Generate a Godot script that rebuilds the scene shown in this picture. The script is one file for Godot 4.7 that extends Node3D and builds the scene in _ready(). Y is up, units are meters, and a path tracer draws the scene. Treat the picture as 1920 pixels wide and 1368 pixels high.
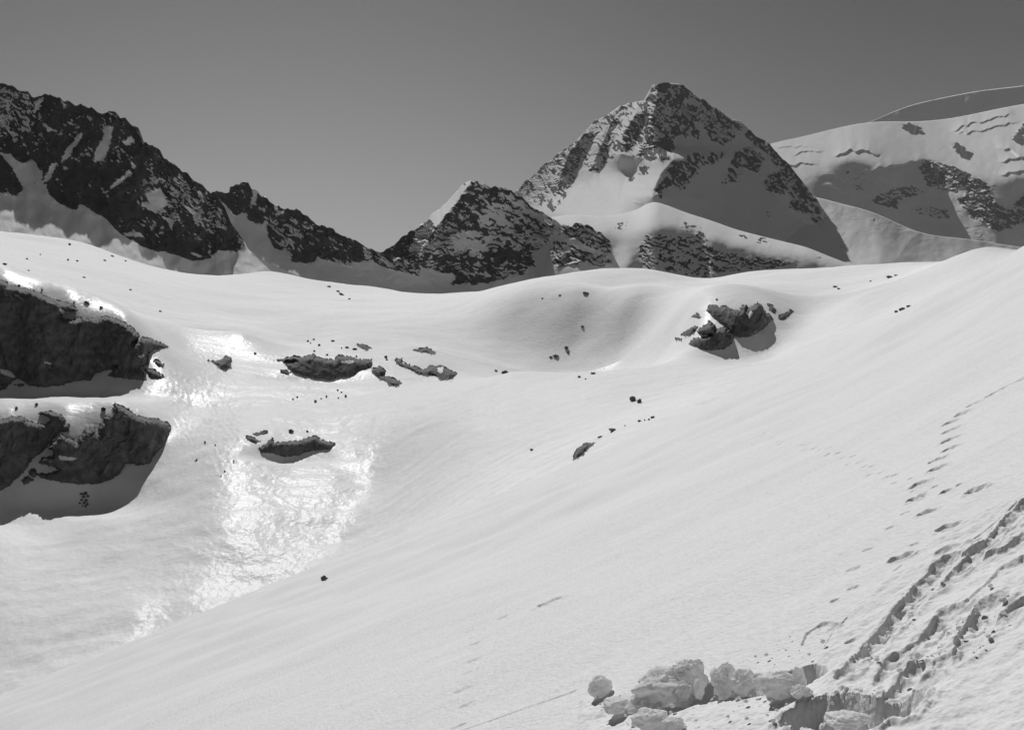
extends Node3D
# A snow bowl below a glaciated peak, seen from a steep snow slope at about 1.6 m eye height.
# Terrain was surveyed as (bearing, height angle, distance) triples; at() turns one into a point in metres.
const F := 1884.0
const CX := 960.0
const CY := 684.0
const EYE := 1.6

var M := {}
var taken := {}
var nz: FastNoiseLite
var nr_: FastNoiseLite
var rng := RandomNumberGenerator.new()

# ---------------------------------------------------------------- helpers
func at(px: float, py: float, d: float) -> Vector3:
	return Vector3((px - CX) / F * d, EYE + (CY - py) / F * d, -d)

func trace(ox: float, oy: float, s: float, a: Array) -> PackedVector2Array:
	var o := PackedVector2Array()
	for i in range(0, a.size(), 2):
		o.append(Vector2(ox + s * a[i], oy + s * a[i + 1]))
	return o

func pts(a: Array) -> PackedVector2Array:
	return trace(0, 0, 1, a)

func pl(a: PackedVector2Array, x: float) -> float:
	var n := a.size()
	if x <= a[0].x:
		return a[0].y
	if x >= a[n - 1].x:
		return a[n - 1].y
	var lo := 0
	var hi := n - 1
	while hi - lo > 1:
		var m := (lo + hi) >> 1
		if a[m].x <= x:
			lo = m
		else:
			hi = m
	return lerpf(a[lo].y, a[hi].y, (x - a[lo].x) / (a[hi].x - a[lo].x))

func box_of(p: PackedVector2Array) -> Rect2:
	var r := Rect2(p[0], Vector2.ZERO)
	for q in p:
		r = r.expand(q)
	return r

func numbered(called: String) -> String:
	if not taken.has(called):
		taken[called] = 0
		return called
	taken[called] += 1
	return "%s_%03d" % [called, taken[called]]

func tag(o: Node, label: String, category := "", group := "", kind := "") -> void:
	if label: o.set_meta("label", label)
	if category: o.set_meta("category", category)
	if group: o.set_meta("group", group)
	if kind: o.set_meta("kind", kind)

func part(called: String, mesh: Mesh, mat: Material, parent: Node) -> MeshInstance3D:
	var m := MeshInstance3D.new()
	m.name = called
	m.mesh = mesh
	m.material_override = mat
	m.cast_shadow = GeometryInstance3D.SHADOW_CASTING_SETTING_ON
	parent.add_child(m, true)
	return m

func arrays_mesh(v: PackedVector3Array, n: PackedVector3Array, idx: PackedInt32Array) -> ArrayMesh:
	var a := []
	a.resize(Mesh.ARRAY_MAX)
	a[Mesh.ARRAY_VERTEX] = v
	a[Mesh.ARRAY_NORMAL] = n
	a[Mesh.ARRAY_INDEX] = idx
	var m := ArrayMesh.new()
	m.add_surface_from_arrays(Mesh.PRIMITIVE_TRIANGLES, a)
	return m

# normals of a grid whose columns run to the right and whose rows run away or up
func grid_normals(v: PackedVector3Array, nc: int, nr: int) -> PackedVector3Array:
	var n := PackedVector3Array()
	n.resize(v.size())
	for r in nr:
		var r0 := maxi(r - 1, 0) * nc
		var r1 := mini(r + 1, nr - 1) * nc
		for c in nc:
			var e := v[r * nc + mini(c + 1, nc - 1)] - v[r * nc + maxi(c - 1, 0)]
			n[r * nc + c] = e.cross(v[r1 + c] - v[r0 + c]).normalized()
	return n

func grid_index(nc: int, nr: int) -> PackedInt32Array:
	var idx := PackedInt32Array()
	idx.resize((nc - 1) * (nr - 1) * 6)
	var k := 0
	for r in nr - 1:
		for c in nc - 1:
			var i := r * nc + c
			idx[k] = i; idx[k + 1] = i + nc; idx[k + 2] = i + 1
			idx[k + 3] = i + 1; idx[k + 4] = i + nc; idx[k + 5] = i + nc + 1
			k += 6
	return idx

# triangles of a grid split by kind (0 left out, 1 snow, 2 rock) into two compact meshes
func split_grid(v: PackedVector3Array, n: PackedVector3Array, kind: PackedByteArray, nc: int, nr: int) -> Array:
	var out := [null, null]
	var lists := [PackedInt32Array(), PackedInt32Array()]
	for r in nr - 1:
		for c in nc - 1:
			var i := r * nc + c
			for h in 2:
				var a := i if h == 0 else i + 1
				var b := i + nc
				var d := i + 1 if h == 0 else i + nc + 1
				var ka := kind[a]
				var kb := kind[b]
				var kd := kind[d]
				if ka == 0 or kb == 0 or kd == 0:
					continue
				lists[1 if ka + kb + kd >= 5 else 0].append_array(PackedInt32Array([a, b, d]))
	for q in 2:
		var src: PackedInt32Array = lists[q]
		if src.is_empty():
			continue
		var to := PackedInt32Array()
		to.resize(v.size())
		to.fill(-1)
		var vv := PackedVector3Array()
		var nn := PackedVector3Array()
		for k in src.size():
			var i := src[k]
			if to[i] < 0:
				to[i] = vv.size()
				vv.append(v[i])
				nn.append(n[i])
			src[k] = to[i]
		out[q] = arrays_mesh(vv, nn, src)
	return out

func blur(a: PackedFloat32Array, nc: int, nr: int, rad: int) -> PackedFloat32Array:
	if rad < 1:
		return a
	var o := a.duplicate()
	for r in nr:
		var sum := 0.0
		for k in range(-1 - rad, rad):
			sum += a[r * nc + clampi(k, 0, nc - 1)]
		for c in nc:
			sum += a[r * nc + mini(c + rad, nc - 1)] - a[r * nc + clampi(c - rad - 1, 0, nc - 1)]
			o[r * nc + c] = sum / (2 * rad + 1)
	var p := o.duplicate()
	for c in nc:
		var sum := 0.0
		for k in range(-1 - rad, rad):
			sum += o[clampi(k, 0, nr - 1) * nc + c]
		for r in nr:
			sum += o[mini(r + rad, nr - 1) * nc + c] - o[clampi(r - rad - 1, 0, nr - 1) * nc + c]
			p[r * nc + c] = sum / (2 * rad + 1)
	return p

func blur_across(a: PackedFloat32Array, nc: int, nr: int, rad: int) -> PackedFloat32Array:
	var o := a.duplicate()
	for r in nr:
		var sum := 0.0
		for k in range(-1 - rad, rad):
			sum += a[r * nc + clampi(k, 0, nc - 1)]
		for c in nc:
			sum += a[r * nc + mini(c + rad, nc - 1)] - a[r * nc + clampi(c - rad - 1, 0, nc - 1)]
			o[r * nc + c] = sum / (2 * rad + 1)
	return o

func smooth(x: float) -> float:
	x = clampf(x, 0.0, 1.0)
	return x * x * (3.0 - 2.0 * x)

# ---------------------------------------------------------------- materials
func noise(kind: int, freq: float, oct: int, seed_: int, ridged := false) -> FastNoiseLite:
	var n := FastNoiseLite.new()
	n.noise_type = kind
	n.frequency = freq
	n.seed = seed_
	n.fractal_octaves = oct
	n.fractal_type = FastNoiseLite.FRACTAL_RIDGED if ridged else FastNoiseLite.FRACTAL_FBM
	return n

func grey(v: float) -> Color:
	return Color(v, v, v).linear_to_srgb()

func noise_image(size: int, n: FastNoiseLite, lo: float, hi: float) -> ImageTexture:
	var im := n.get_seamless_image(size, size, false, false, 0.15, true)
	im.convert(Image.FORMAT_RGB8)
	for y in size:
		for x in size:
			var v := im.get_pixel(x, y).r
			im.set_pixel(x, y, grey(lerpf(lo, hi, v)))
	return ImageTexture.create_from_image(im)

func normal_image(size: int, n: FastNoiseLite, strength: float) -> ImageTexture:
	var im := n.get_seamless_image(size, size, false, false, 0.15, true)
	im.convert(Image.FORMAT_RGBA8)
	im.bump_map_to_normal_map(strength)
	return ImageTexture.create_from_image(im)

func snow_material(albedo: float, rough: float, spec: float, tile: float, bump: float, sd: int) -> StandardMaterial3D:
	var m := StandardMaterial3D.new()
	m.albedo_color = Color(1, 1, 1)
	m.albedo_texture = noise_image(256, noise(FastNoiseLite.TYPE_SIMPLEX, 0.03, 4, sd), albedo * 0.96, albedo * 1.04)
	m.roughness = rough
	m.metallic_specular = spec
	m.uv1_triplanar = true
	m.uv1_world_triplanar = true
	m.uv1_scale = Vector3.ONE / tile
	if bump > 0.0:
		m.normal_enabled = true
		m.normal_texture = normal_image(512, noise(FastNoiseLite.TYPE_SIMPLEX, 0.05, 5, sd + 1), bump)
		m.normal_scale = 1.0
	return m

func rock_material(lo: float, hi: float, tile: float, bump: float, sd: int) -> StandardMaterial3D:
	var m := StandardMaterial3D.new()
	m.albedo_color = Color(1, 1, 1)
	m.albedo_texture = noise_image(512, noise(FastNoiseLite.TYPE_SIMPLEX, 0.012, 6, sd), lo, hi)
	m.roughness = 0.9
	m.metallic_specular = 0.25
	m.uv1_triplanar = true
	m.uv1_world_triplanar = true
	m.uv1_scale = Vector3.ONE / tile
	m.normal_enabled = true
	m.normal_texture = normal_image(512, noise(FastNoiseLite.TYPE_SIMPLEX, 0.02, 6, sd + 1, true), bump)
	m.normal_scale = 1.0
	return m

# ---------------------------------------------------------------- mountains
# o: ridge, base (bearing, height), far (bearing, distance of the ridge), lean (slope in degrees at foot and crest),
#    rock (share of bare rock), areas [[share, outline]...], steep [[degrees, outline]...], spurs [[line, metres, left width, right width]...]
func mountain(called: String, label: String, o: Dictionary) -> Node3D:
	var x0: float = o.x0
	var step: float = o.get("step", 1.7)
	var nc := int((o.x1 - x0) / step) + 1
	var ridge: PackedVector2Array = o.ridge
	var base: PackedVector2Array = o.base
	var far: PackedVector2Array = o.far
	var jag: float = o.get("jag", 2.0)
	var sd: int = o.get("sd", 1)
	var njag := noise(FastNoiseLite.TYPE_SIMPLEX, 0.035, 5, sd + 50)
	var nmask := noise(FastNoiseLite.TYPE_SIMPLEX, 1.0, 4, sd + 51)
	var nrel := noise(FastNoiseLite.TYPE_SIMPLEX, 1.0, 5, sd + 52, true)
	var nsoft := noise(FastNoiseLite.TYPE_SIMPLEX, 0.012, 3, sd + 53)
	var hmax := 8.0
	var sm: float = o.get("smooth", 0.0)
	var crag := PackedFloat32Array()
	var top := PackedFloat32Array()
	var low := PackedFloat32Array()
	for c in nc:
		var px := x0 + c * step
		var t := pl(ridge, px)
		if sm > 0.0:
			t = 0.0
			for k in range(-4, 5):
				t += pl(ridge, px + k * sm * 0.25) / 9.0
		crag.append(njag.get_noise_1d(px) * 2.0 * jag * (1.0 if not o.has("jagged") else pl(o.jagged, px)))
		var b := maxf(pl(base, px), t + 6.0)
		top.append(t)
		low.append(b)
		hmax = maxf(hmax, b - t)
	var nm := int(hmax / step) + 2
	var PY := PackedFloat32Array()
	var DEN := PackedFloat32Array()
	var SLO := PackedFloat32Array()
	PY.resize(nc * nm)
	DEN.resize(nc * nm)
	SLO.resize(nc * nm)
	var areas: Array = o.get("areas", [])
	var steep: Array = o.get("steep", [])
	var abox := []
	for a in areas: abox.append(box_of(a[1]))
	var sbox := []
	for a in steep: sbox.append(box_of(a[1]))
	var lean: Vector2 = o.lean
	for c in nc:
		var px := x0 + c * step
		for r in nm:
			var v := float(r) / (nm - 1)
			var py := lerpf(low[c], top[c], v)
			var i := r * nc + c
			PY[i] = py
			var p := Vector2(px, py)
			var den: float = o.rock
			for k in areas.size():
				if abox[k].has_point(p) and Geometry2D.is_point_in_polygon(p, areas[k][1]):
					den = areas[k][0]
			DEN[i] = den
			var s := lerpf(lean.x, lean.y, smooth(v))
			for k in steep.size():
				if sbox[k].has_point(p) and Geometry2D.is_point_in_polygon(p, steep[k][1]):
					s = steep[k][0]
			SLO[i] = s
	DEN = blur(DEN, nc, nm, o.get("soft", 1))
	SLO = blur(SLO, nc, nm, o.get("soft_steep", 8))
	# distance, from the crest down at the slope of each place
	var D := PackedFloat32Array()
	D.resize(nc * nm)
	for c in nc:
		var d := pl(far, x0 + c * step)
		for r in range(nm - 1, -1, -1):
			var i := r * nc + c
			D[i] = d
			if r > 0:
				var dt := (PY[i] - PY[i - nc]) / F
				var t := (CY - PY[i]) / F
				var ct := 1.0 / tan(deg_to_rad(SLO[i]))
				d += dt * d / maxf(0.2, 1.0 - t * ct) * ct
	for k in 2:
		D = blur_across(D, nc, nm, o.get("soft_far", 4))
	if o.has("local"):
		var lr: int = o.local
		var wide := blur(blur(D, nc, nm, lr), nc, nm, lr)
		for r in nm:
			var row := PackedFloat32Array()
			for c in nc: row.append(D[r * nc + c])
			row = blur(blur(row, nc, 1, 60), nc, 1, 60)
			for c in nc:
				D[r * nc + c] = row[c] + (D[r * nc + c] - wide[r * nc + c])
	var spurs: Array = o.get("spurs", [])
	var ang: float = deg_to_rad(o.get("grain", 0.0))
	var ca := cos(ang)
	var sa := sin(ang)
	var gl: float = 1.0 / o.get("grain_long", 26.0)
	var gs: float = 1.0 / o.get("grain_short", 13.0)
	var rl: float = 1.0 / o.get("relief_long", 60.0)
	var rs: float = 1.0 / o.get("relief_short", 28.0)
	var relief: float = o.get("relief", 5.0)
	var swell: float = o.get("swell", 4.0)
	var namp: float = o.get("mix", 0.9)
	var nb := 6
	var nk := 4
	var nr := nk + nm + nb
	var V := PackedVector3Array()
	V.resize(nc * nr)
	var K := PackedByteArray()
	K.resize(nc * nr)
	var nled := noise(FastNoiseLite.TYPE_SIMPLEX, 1.0, 3, sd + 54)
	var ncrag := noise(FastNoiseLite.TYPE_SIMPLEX, 1.0 / 9.0, 4, sd + 55, true)
	var strata: float = deg_to_rad(o.get("strata", 18.0))
	var cs := cos(strata)
	var ss := sin(strata)
	var ledge: float = o.get("ledge", 2.6)
	var crags: float = o.get("crags", 2.2)
	var runnel: float = o.get("runnel", 0.5)
	var warp := noise(FastNoiseLite.TYPE_SIMPLEX, 0.02, 2, sd + 56)
	var steps: Array = o.get("steps", [])
	for c in nc:
		var px := x0 + c * step
		for r in nm:
			var i := r * nc + c
			var py := PY[i]
			var d := D[i]
			var mp := d / F
			for s in spurs:
				var line: PackedVector2Array = s[0]
				if py < line[0].x - 30.0 or py > line[line.size() - 1].x + 40.0:
					continue
				var sx := pl(line, py)
				var fade := smooth((py - line[0].x + 30.0) / 30.0) * smooth((line[line.size() - 1].x + 40.0 - py) / 40.0)
				var w: float = s[2] if px < sx else s[3]
				var q := 1.0 - absf(px - sx) / w
				if q > 0.0:
					d -= s[1] * q * fade
			for s in steps:
				var line: PackedVector2Array = s[0]
				if px < line[0].x - 12.0 or px > line[line.size() - 1].x + 12.0:
					continue
				var below := py - pl(line, px) - 5.0 * warp.get_noise_2d(px * 1.5, 40.0)
				if below > 5.0 or below < -70.0:
					continue
				var ends := smooth((px - line[0].x + 12.0) / 22.0) * smooth((line[line.size() - 1].x + 12.0 - px) / 22.0)
				d -= 0.7 * s[1] * ends * exp(minf(below, 0.0) / s[2]) * (1.0 - smooth(below / 3.6))
			var wx := px + 14.0 * warp.get_noise_2d(px, py)
			var wy := py + 14.0 * warp.get_noise_2d(px + 500.0, py)
			var a := wx * ca + wy * sa
			var b := -wx * sa + wy * ca
			var rock := clampf(DEN[i] * 1.7, 0.0, 1.0)
			var h := swell * nsoft.get_noise_2d(px, py) + runnel * nled.get_noise_2d(a / 130.0 + 60.0, b / 9.0)
			if rock > 0.01:
				var e := nled.get_noise_2d((wx * cs + wy * ss) / 46.0, (-wx * ss + wy * cs) / 9.0)
				h += rock * (relief * nrel.get_noise_2d(a * rl * 0.7, b * rs * 0.7) + ledge * e + crags * ncrag.get_noise_2d(px, py))
			V[(r + nk) * nc + c] = at(px, py + crag[c] * pow(float(r) / (nm - 1), 7.0), d - mp * h)
		var foot := V[nk * nc + c]
		var mpf := -foot.z / F
		for k in nk:
			V[(nk - 1 - k) * nc + c] = foot + Vector3(0, -(k + 1) * 12.0 * mpf, (k + 1) * 12.0 * mpf)
		var head := V[(nk + nm - 1) * nc + c]
		var mph := -head.z / F
		for k in nb:
			var g := float(k + 1)
			V[(nk + nm + k) * nc + c] = head + Vector3(0, -g * g * 2.2 * mph, -g * 6.0 * mph)
	var N := grid_normals(V, nc, nr)
	var S := PackedFloat32Array()
	S.resize(nc * nm)
	for i in nc * nm:
		S[i] = -N[i + nk * nc].y
	var SB := blur(S, nc, nm, o.get("reach", 9))
	var dev := 0.0
	var cnt := 1.0
	for i in nc * nm:
		S[i] = S[i] - SB[i] if i < nc * (nm - 3) else 0.0
		if DEN[i] > 0.2:
			dev += S[i] * S[i]
			cnt += 1.0
	dev = maxf(sqrt(dev / cnt), 1e-5)
	var by_slope: float = o.get("by_slope", 0.3)
	for c in nc:
		var px := x0 + c * step
		for r in nm:
			var i := r * nc + c
			var py := PY[i]
			var a := px * ca + py * sa
			var b := -px * sa + py * ca
			var sc := DEN[i] - 0.5
			if DEN[i] > 0.01:
				sc += smooth(DEN[i] * 7.0) * (by_slope * clampf(S[i] / dev, -2.5, 2.5) + namp * (0.35 * nmask.get_noise_2d(a * gl * 0.28 + 31.0, b * gs * 0.28) + 0.35 * nmask.get_noise_2d(a * gl * 0.8, b * gs * 0.8)))
			K[(r + nk) * nc + c] = 2 if sc > 0.0 else 1
		for k in nk:
			K[k * nc + c] = 1
		for k in nb:
			K[(nk + nm + k) * nc + c] = K[(nk + nm - 1) * nc + c] if k < 2 else 1
	var two := split_grid(V, N, K, nc, nr)
	var root := Node3D.new()
	root.name = numbered(called)
	add_child(root)
	tag(root, label, "", "", "structure")
	if two[0]: part("snow_cover", two[0], o.get("snow", M.far_snow), root)
	if two[1]: part("rock_face", two[1], o.get("stone", M.far_rock), root)
	return root

# ---------------------------------------------------------------- the snow bowl
var bw_nc := 1000
var bw_nr := 440
var bw_x0 := -420.0
var bw_x1 := 2340.0
var bw_d0 := 84.0
var bw_d1 := 1150.0
var bw_t := PackedFloat32Array()

func bw_px(c: float) -> float:
	return lerpf(bw_x0, bw_x1, (c + 0.5) / bw_nc)

func bw_d(r: float) -> float:
	return bw_d0 * pow(bw_d1 / bw_d0, (r + 0.5) / bw_nr)

# thin-plate surface through the surveyed points (bearing, height, distance)
func thin_plate(p: Array, w: int, h: int, stiff: float) -> Image:
	var n := p.size()
	var q := PackedVector2Array()
	var A := []
	for i in n:
		q.append(Vector2(p[i][0] / 400.0, log(p[i][2]) * 2.2))
	for i in n + 3:
		var row := PackedFloat64Array()
		row.resize(n + 4)
		A.append(row)
	for i in n:
		for j in n:
			var r2 := q[i].distance_squared_to(q[j])
			A[i][j] = stiff if i == j else r2 * log(r2 + 1e-12)
		A[i][n] = 1.0; A[i][n + 1] = q[i].x; A[i][n + 2] = q[i].y
		A[n][i] = 1.0; A[n + 1][i] = q[i].x; A[n + 2][i] = q[i].y
		A[i][n + 3] = (CY - p[i][1]) / F
	var m := n + 3
	for k in m:
		var best := k
		for i in range(k + 1, m):
			if absf(A[i][k]) > absf(A[best][k]):
				best = i
		var sw = A[k]; A[k] = A[best]; A[best] = sw
		var rk: PackedFloat64Array = A[k]
		for i in range(k + 1, m):
			var ri: PackedFloat64Array = A[i]
			var f := ri[k] / rk[k]
			if f != 0.0:
				for j in range(k, m + 1):
					ri[j] -= f * rk[j]
			A[i] = ri
	var x := PackedFloat64Array()
	x.resize(m)
	for k in range(m - 1, -1, -1):
		var rk: PackedFloat64Array = A[k]
		var s := rk[m]
		for j in range(k + 1, m):
			s -= rk[j] * x[j]
		x[k] = s / rk[k]
	var im := Image.create(w, h, false, Image.FORMAT_RF)
	for r in h:
		var yy := log(bw_d0 * pow(bw_d1 / bw_d0, (r + 0.5) / h)) * 2.2
		for c in w:
			var e := Vector2(lerpf(bw_x0, bw_x1, (c + 0.5) / w) / 400.0, yy)
			var s := x[n] + x[n + 1] * e.x + x[n + 2] * e.y
			for j in n:
				var r2 := e.distance_squared_to(q[j])
				s += x[j] * r2 * log(r2 + 1e-12)
			im.set_pixel(c, r, Color(s, 0, 0))
	return im

func bowl_hit(px: float, py: float) -> float:
	var c := clampi(int((px - bw_x0) / (bw_x1 - bw_x0) * bw_nc), 0, bw_nc - 1)
	var t := (CY - py) / F
	for r in range(0, bw_nr):
		if bw_t[r * bw_nc + c] >= t and bw_d(r) > 95.0:
			if r == 0:
				return bw_d(0)
			var a := bw_t[(r - 1) * bw_nc + c]
			var b := bw_t[r * bw_nc + c]
			return bw_d(r - 1 + (t - a) / maxf(b - a, 1e-9))
	return 0.0

func in_any(p: Vector2, list: Array) -> float:
	for q in list:
		if Geometry2D.is_point_in_polygon(p, q):
			return 1.0
	return 0.0

func snow_bowl() -> void:
	var im := thin_plate(bowl_points(), 150, 210, 0.0002)
	im.resize(bw_nc, bw_nr, Image.INTERPOLATE_CUBIC)
	bw_t = im.get_data().to_float32_array()
	var big := noise(FastNoiseLite.TYPE_SIMPLEX, 1.0 / 90.0, 3, 5)
	var sast := noise(FastNoiseLite.TYPE_SIMPLEX, 1.0, 4, 6)
	var cup := noise(FastNoiseLite.TYPE_SIMPLEX, 1.0, 4, 8, true)
	var debris_area := pts([335, 640, 420, 690, 450, 790, 470, 860, 400, 900, 340, 850, 320, 760, 318, 690])
	var W := PackedFloat32Array()
	W.resize(bw_nc * bw_nr)
	var dbox := box_of(debris_area)
	# wind scoops in front of the rocks: bearing, height, half widths, metres
	var scoops := [[600, 708, 150, 16, 2.2], [800, 712, 60, 8, 0.8], [540, 852, 110, 20, 2.0], [1388, 654, 118, 34, 3.2], [170, 935, 190, 45, 2.2], [130, 738, 260, 18, 1.4]]
	for r in bw_nr:
		var d := bw_d(r)
		for c in bw_nc:
			var px := bw_px(c)
			var i := r * bw_nc + c
			var p := Vector2(px, CY - bw_t[i] * F)
			if dbox.has_point(p) and Geometry2D.is_point_in_polygon(p, debris_area):
				W[i] = 1.0
			if d > 150.0 and d < 420.0:
				for s in scoops:
					var q: float = Vector2((p.x - s[0]) / s[2], (p.y - s[1]) / s[3]).length_squared()
					if q < 1.0:
						bw_t[i] -= s[4] * (1.0 - q) * (1.0 - q) / d
	W = blur(W, bw_nc, bw_nr, 4)
	for r in bw_nr:
		var d := bw_d(r)
		for c in bw_nc:
			var px := bw_px(c)
			var i := r * bw_nc + c
			var x := (px - CX) / F * d
			var y := bw_t[i] * d
			y += 0.7 * big.get_noise_2d(x, d)
			# wind ripples, longer across the wind than along it
			y += 0.16 * sast.get_noise_2d(x / 24.0, d / 7.0)
			# sun cups and wind crust
			y += 0.10 * cup.get_noise_2d(x / 14.0 + 0.3 * d / 14.0, d / 16.0) * clampf(1.6 - absf(d - 190.0) / 130.0, 0.15, 1.0)
			if W[i] > 0.0:
				y += W[i] * 0.10 * sast.get_noise_2d((x + 0.35 * d) / 1.4 + 91.0, d / 6.0)
			bw_t[i] = y / d
	var V := PackedVector3Array()
	V.resize(bw_nc * bw_nr)
	for r in bw_nr:
		var d := bw_d(r)
		for c in bw_nc:
			V[r * bw_nc + c] = Vector3((bw_px(c) - CX) / F * d, EYE + bw_t[r * bw_nc + c] * d, -d)
	var N := grid_normals(V, bw_nc, bw_nr)
	var root := Node3D.new()
	root.name = "snow_bowl"
	add_child(root)
	tag(root, "wide hollow of sunlit snow between the near slope and the mountains", "", "", "structure")
	# hard melt crust low in the hollow, dry wind-packed snow on the field above
	var cut := 0
	while bw_d(cut) < 366.0: cut += 1
	var a0 := (cut + 1) * bw_nc
	part("crusted_snow", arrays_mesh(V.slice(0, a0), N.slice(0, a0), grid_index(bw_nc, cut + 1)), M.bowl_snow, root)
	part("wind_packed_snow", arrays_mesh(V.slice(cut * bw_nc), N.slice(cut * bw_nc), grid_index(bw_nc, bw_nr - cut)), M.field_snow, root)

# ---------------------------------------------------------------- rock outcrops and stones in the bowl
func outcrop(called: String, label: String, poly: PackedVector2Array, o: Dictionary = {}) -> void:
	var bx := box_of(poly)
	var step: float = o.get("step", 1.5)
	var nc := int(bx.size.x / step) + 5
	var nr := int(bx.size.y / step) + 5
	var x0 := bx.position.x - 2 * step
	var y0 := bx.end.y + 2 * step
	var sd: int = o.get("sd", int(bx.position.x + bx.position.y))
	var edge := noise(FastNoiseLite.TYPE_SIMPLEX, 0.11, 3, sd)
	var craggy := noise(FastNoiseLite.TYPE_SIMPLEX, 1.0, 5, sd + 3, true)
	var blocky := noise(FastNoiseLite.TYPE_CELLULAR, 1.0, 2, sd + 4)
	blocky.cellular_return_type = FastNoiseLite.RETURN_CELL_VALUE
	blocky.fractal_type = FastNoiseLite.FRACTAL_NONE
	var bend := noise(FastNoiseLite.TYPE_SIMPLEX, 0.05, 2, sd + 9)
	var hm: float = 1.0
	# where the snow meets the rock, column by column
	var top := PackedFloat32Array()
	var low := PackedFloat32Array()
	var dt := PackedFloat32Array()
	var dl := PackedFloat32Array()
	var np := poly.size()
	for c in nc:
		var px := clampf(x0 + c * step, bx.position.x + 0.01, bx.end.x - 0.01)
		var a := 1e9
		var b := -1e9
		for k in np:
			var p := poly[k]
			var q := poly[(k + 1) % np]
			if (p.x <= px) != (q.x <= px):
				var y := lerpf(p.y, q.y, (px - p.x) / (q.x - p.x))
				a = minf(a, y)
				b = maxf(b, y)
		if a > b:
			a = bx.position.y
			b = bx.end.y
		top.append(a)
		low.append(b)
		var h1 := bowl_hit(px, a)
		var h2 := bowl_hit(px, b)
		dt.append(h1)
		dl.append(h2 if h2 > 0.0 else h1)
	dt = blur(dt, nc, 1, 4)
	dl = blur(dl, nc, 1, 4)
	var bulge: float = o.get("bulge", 3.0)
	var upright: float = o.get("upright", 0.35)
	var wide: float = o.get("wide", 8.0)
	var relief: float = o.get("relief", 1.2)
	var fine: float = o.get("grain", 14.0)
	var holes: Array = o.get("holes", [])
	var Vf := PackedVector3Array()
	var Vb := PackedVector3Array()
	var K := PackedByteArray()
	Vf.resize(nc * nr)
	Vb.resize(nc * nr)
	K.resize(nc * nr)
	var H := PackedByteArray()
	H.resize(nc * nr)
	for r in nr:
		for c in nc:
			var px := x0 + c * step
			var py := y0 - r * step
			var p := Vector2(px, py)
			var dist := 1e9
			for k in np:
				dist = minf(dist, Geometry2D.get_closest_point_to_segment(p, poly[k], poly[(k + 1) % np]).distance_squared_to(p))
			dist = sqrt(dist)
			if not Geometry2D.is_point_in_polygon(p, poly):
				dist = -dist
			var sd2 := dist + 2.0 * edge.get_noise_2d(px, py)
			var i := r * nc + c
			var kind := 0
			if sd2 > -1.7 * step:
				kind = 2
			if sd2 > 0.0:
				for hk in holes.size():
					var hpoly: PackedVector2Array = holes[hk]
					if Geometry2D.is_point_in_polygon(p + Vector2(2.0 * edge.get_noise_2d(px + 77.0, py), 2.0 * edge.get_noise_2d(px, py + 55.0)), hpoly):
						kind = 1
						H[i] = hk + 1
			K[i] = kind
			var v := clampf((low[c] - py) / maxf(low[c] - top[c], 1.0), 0.0, 1.0)
			var d := lerpf(dl[c], dt[c], v)
			if kind > 0:
				var seen := bowl_hit(px, py)
				if seen > 0.0:
					d = minf(d, seen)
			var mp := d / F
			var q := 1.0 - exp(-maxf(sd2, 0.0) / wide)
			var bx2 := px + 5.0 * bend.get_noise_2d(px, py)
			var by2 := py + 5.0 * bend.get_noise_2d(px + 300.0, py)
			# big jointed blocks, smaller ones within them, then fine crags
			var g := 0.55 * blocky.get_noise_2d(bx2 / fine * 0.55 + 0.2 * by2 / fine, by2 / (fine * 1.7) * 0.6) + 0.35 * blocky.get_noise_2d(bx2 / fine * 1.7 + 40.0, by2 / fine * 1.1) + 0.35 * craggy.get_noise_2d(px / fine * 0.5, py / (fine * 1.6) * 0.5)
			var up := dl[c] + (dt[c] - dl[c]) * upright * v - mp * (bulge + relief * g)
			var df := lerpf(d, minf(up, d - mp * bulge * 0.5), q)
			# the outermost ring dips into the snow
			Vf[i] = at(px, py, df + (0.8 * mp if sd2 <= 0.0 else -0.05 * mp) + (0.6 * mp if kind == 1 else 0.0))
			Vb[i] = at(px, py, d + mp * (1.0 + bulge) * q + 0.9 * mp)
	var N := grid_normals(Vf, nc, nr)
	var KR := K.duplicate()
	for i in KR.size():
		if KR[i] == 1: KR[i] = 0
	var two := split_grid(Vf, N, KR, nc, nr)
	var root := Node3D.new()
	root.name = numbered(called)
	add_child(root)
	tag(root, label, o.get("category", "rock"), o.get("group", ""))
	var patches := []
	for hk in holes.size():
		var Q := PackedByteArray()
		Q.resize(nc * nr)
		for r in nr:
			for c in nc:
				var i := r * nc + c
				# the patch and the ring of vertices round it
				if K[i] > 0:
					for e in [i, i - 1, i + 1, i - nc, i + nc]:
						if e >= 0 and e < nc * nr and H[e] == hk + 1:
							Q[i] = 1
		patches.append(split_grid(Vf, N, Q, nc, nr)[0])
	var Nb := grid_normals(Vb, nc, nr)
	for i in Nb.size(): Nb[i] = -Nb[i]
	for i in K.size():
		if K[i] == 1: K[i] = 2
	var back := split_grid(Vb, Nb, K, nc, nr)
	if two[1]: part("rock_face", two[1], M.rock, root)
	for hk in patches.size():
		if patches[hk]: part("snow_patch", patches[hk], M.patch_snow, root)
	if back[1]: part("buried_side", back[1], M.rock, root)

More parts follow.
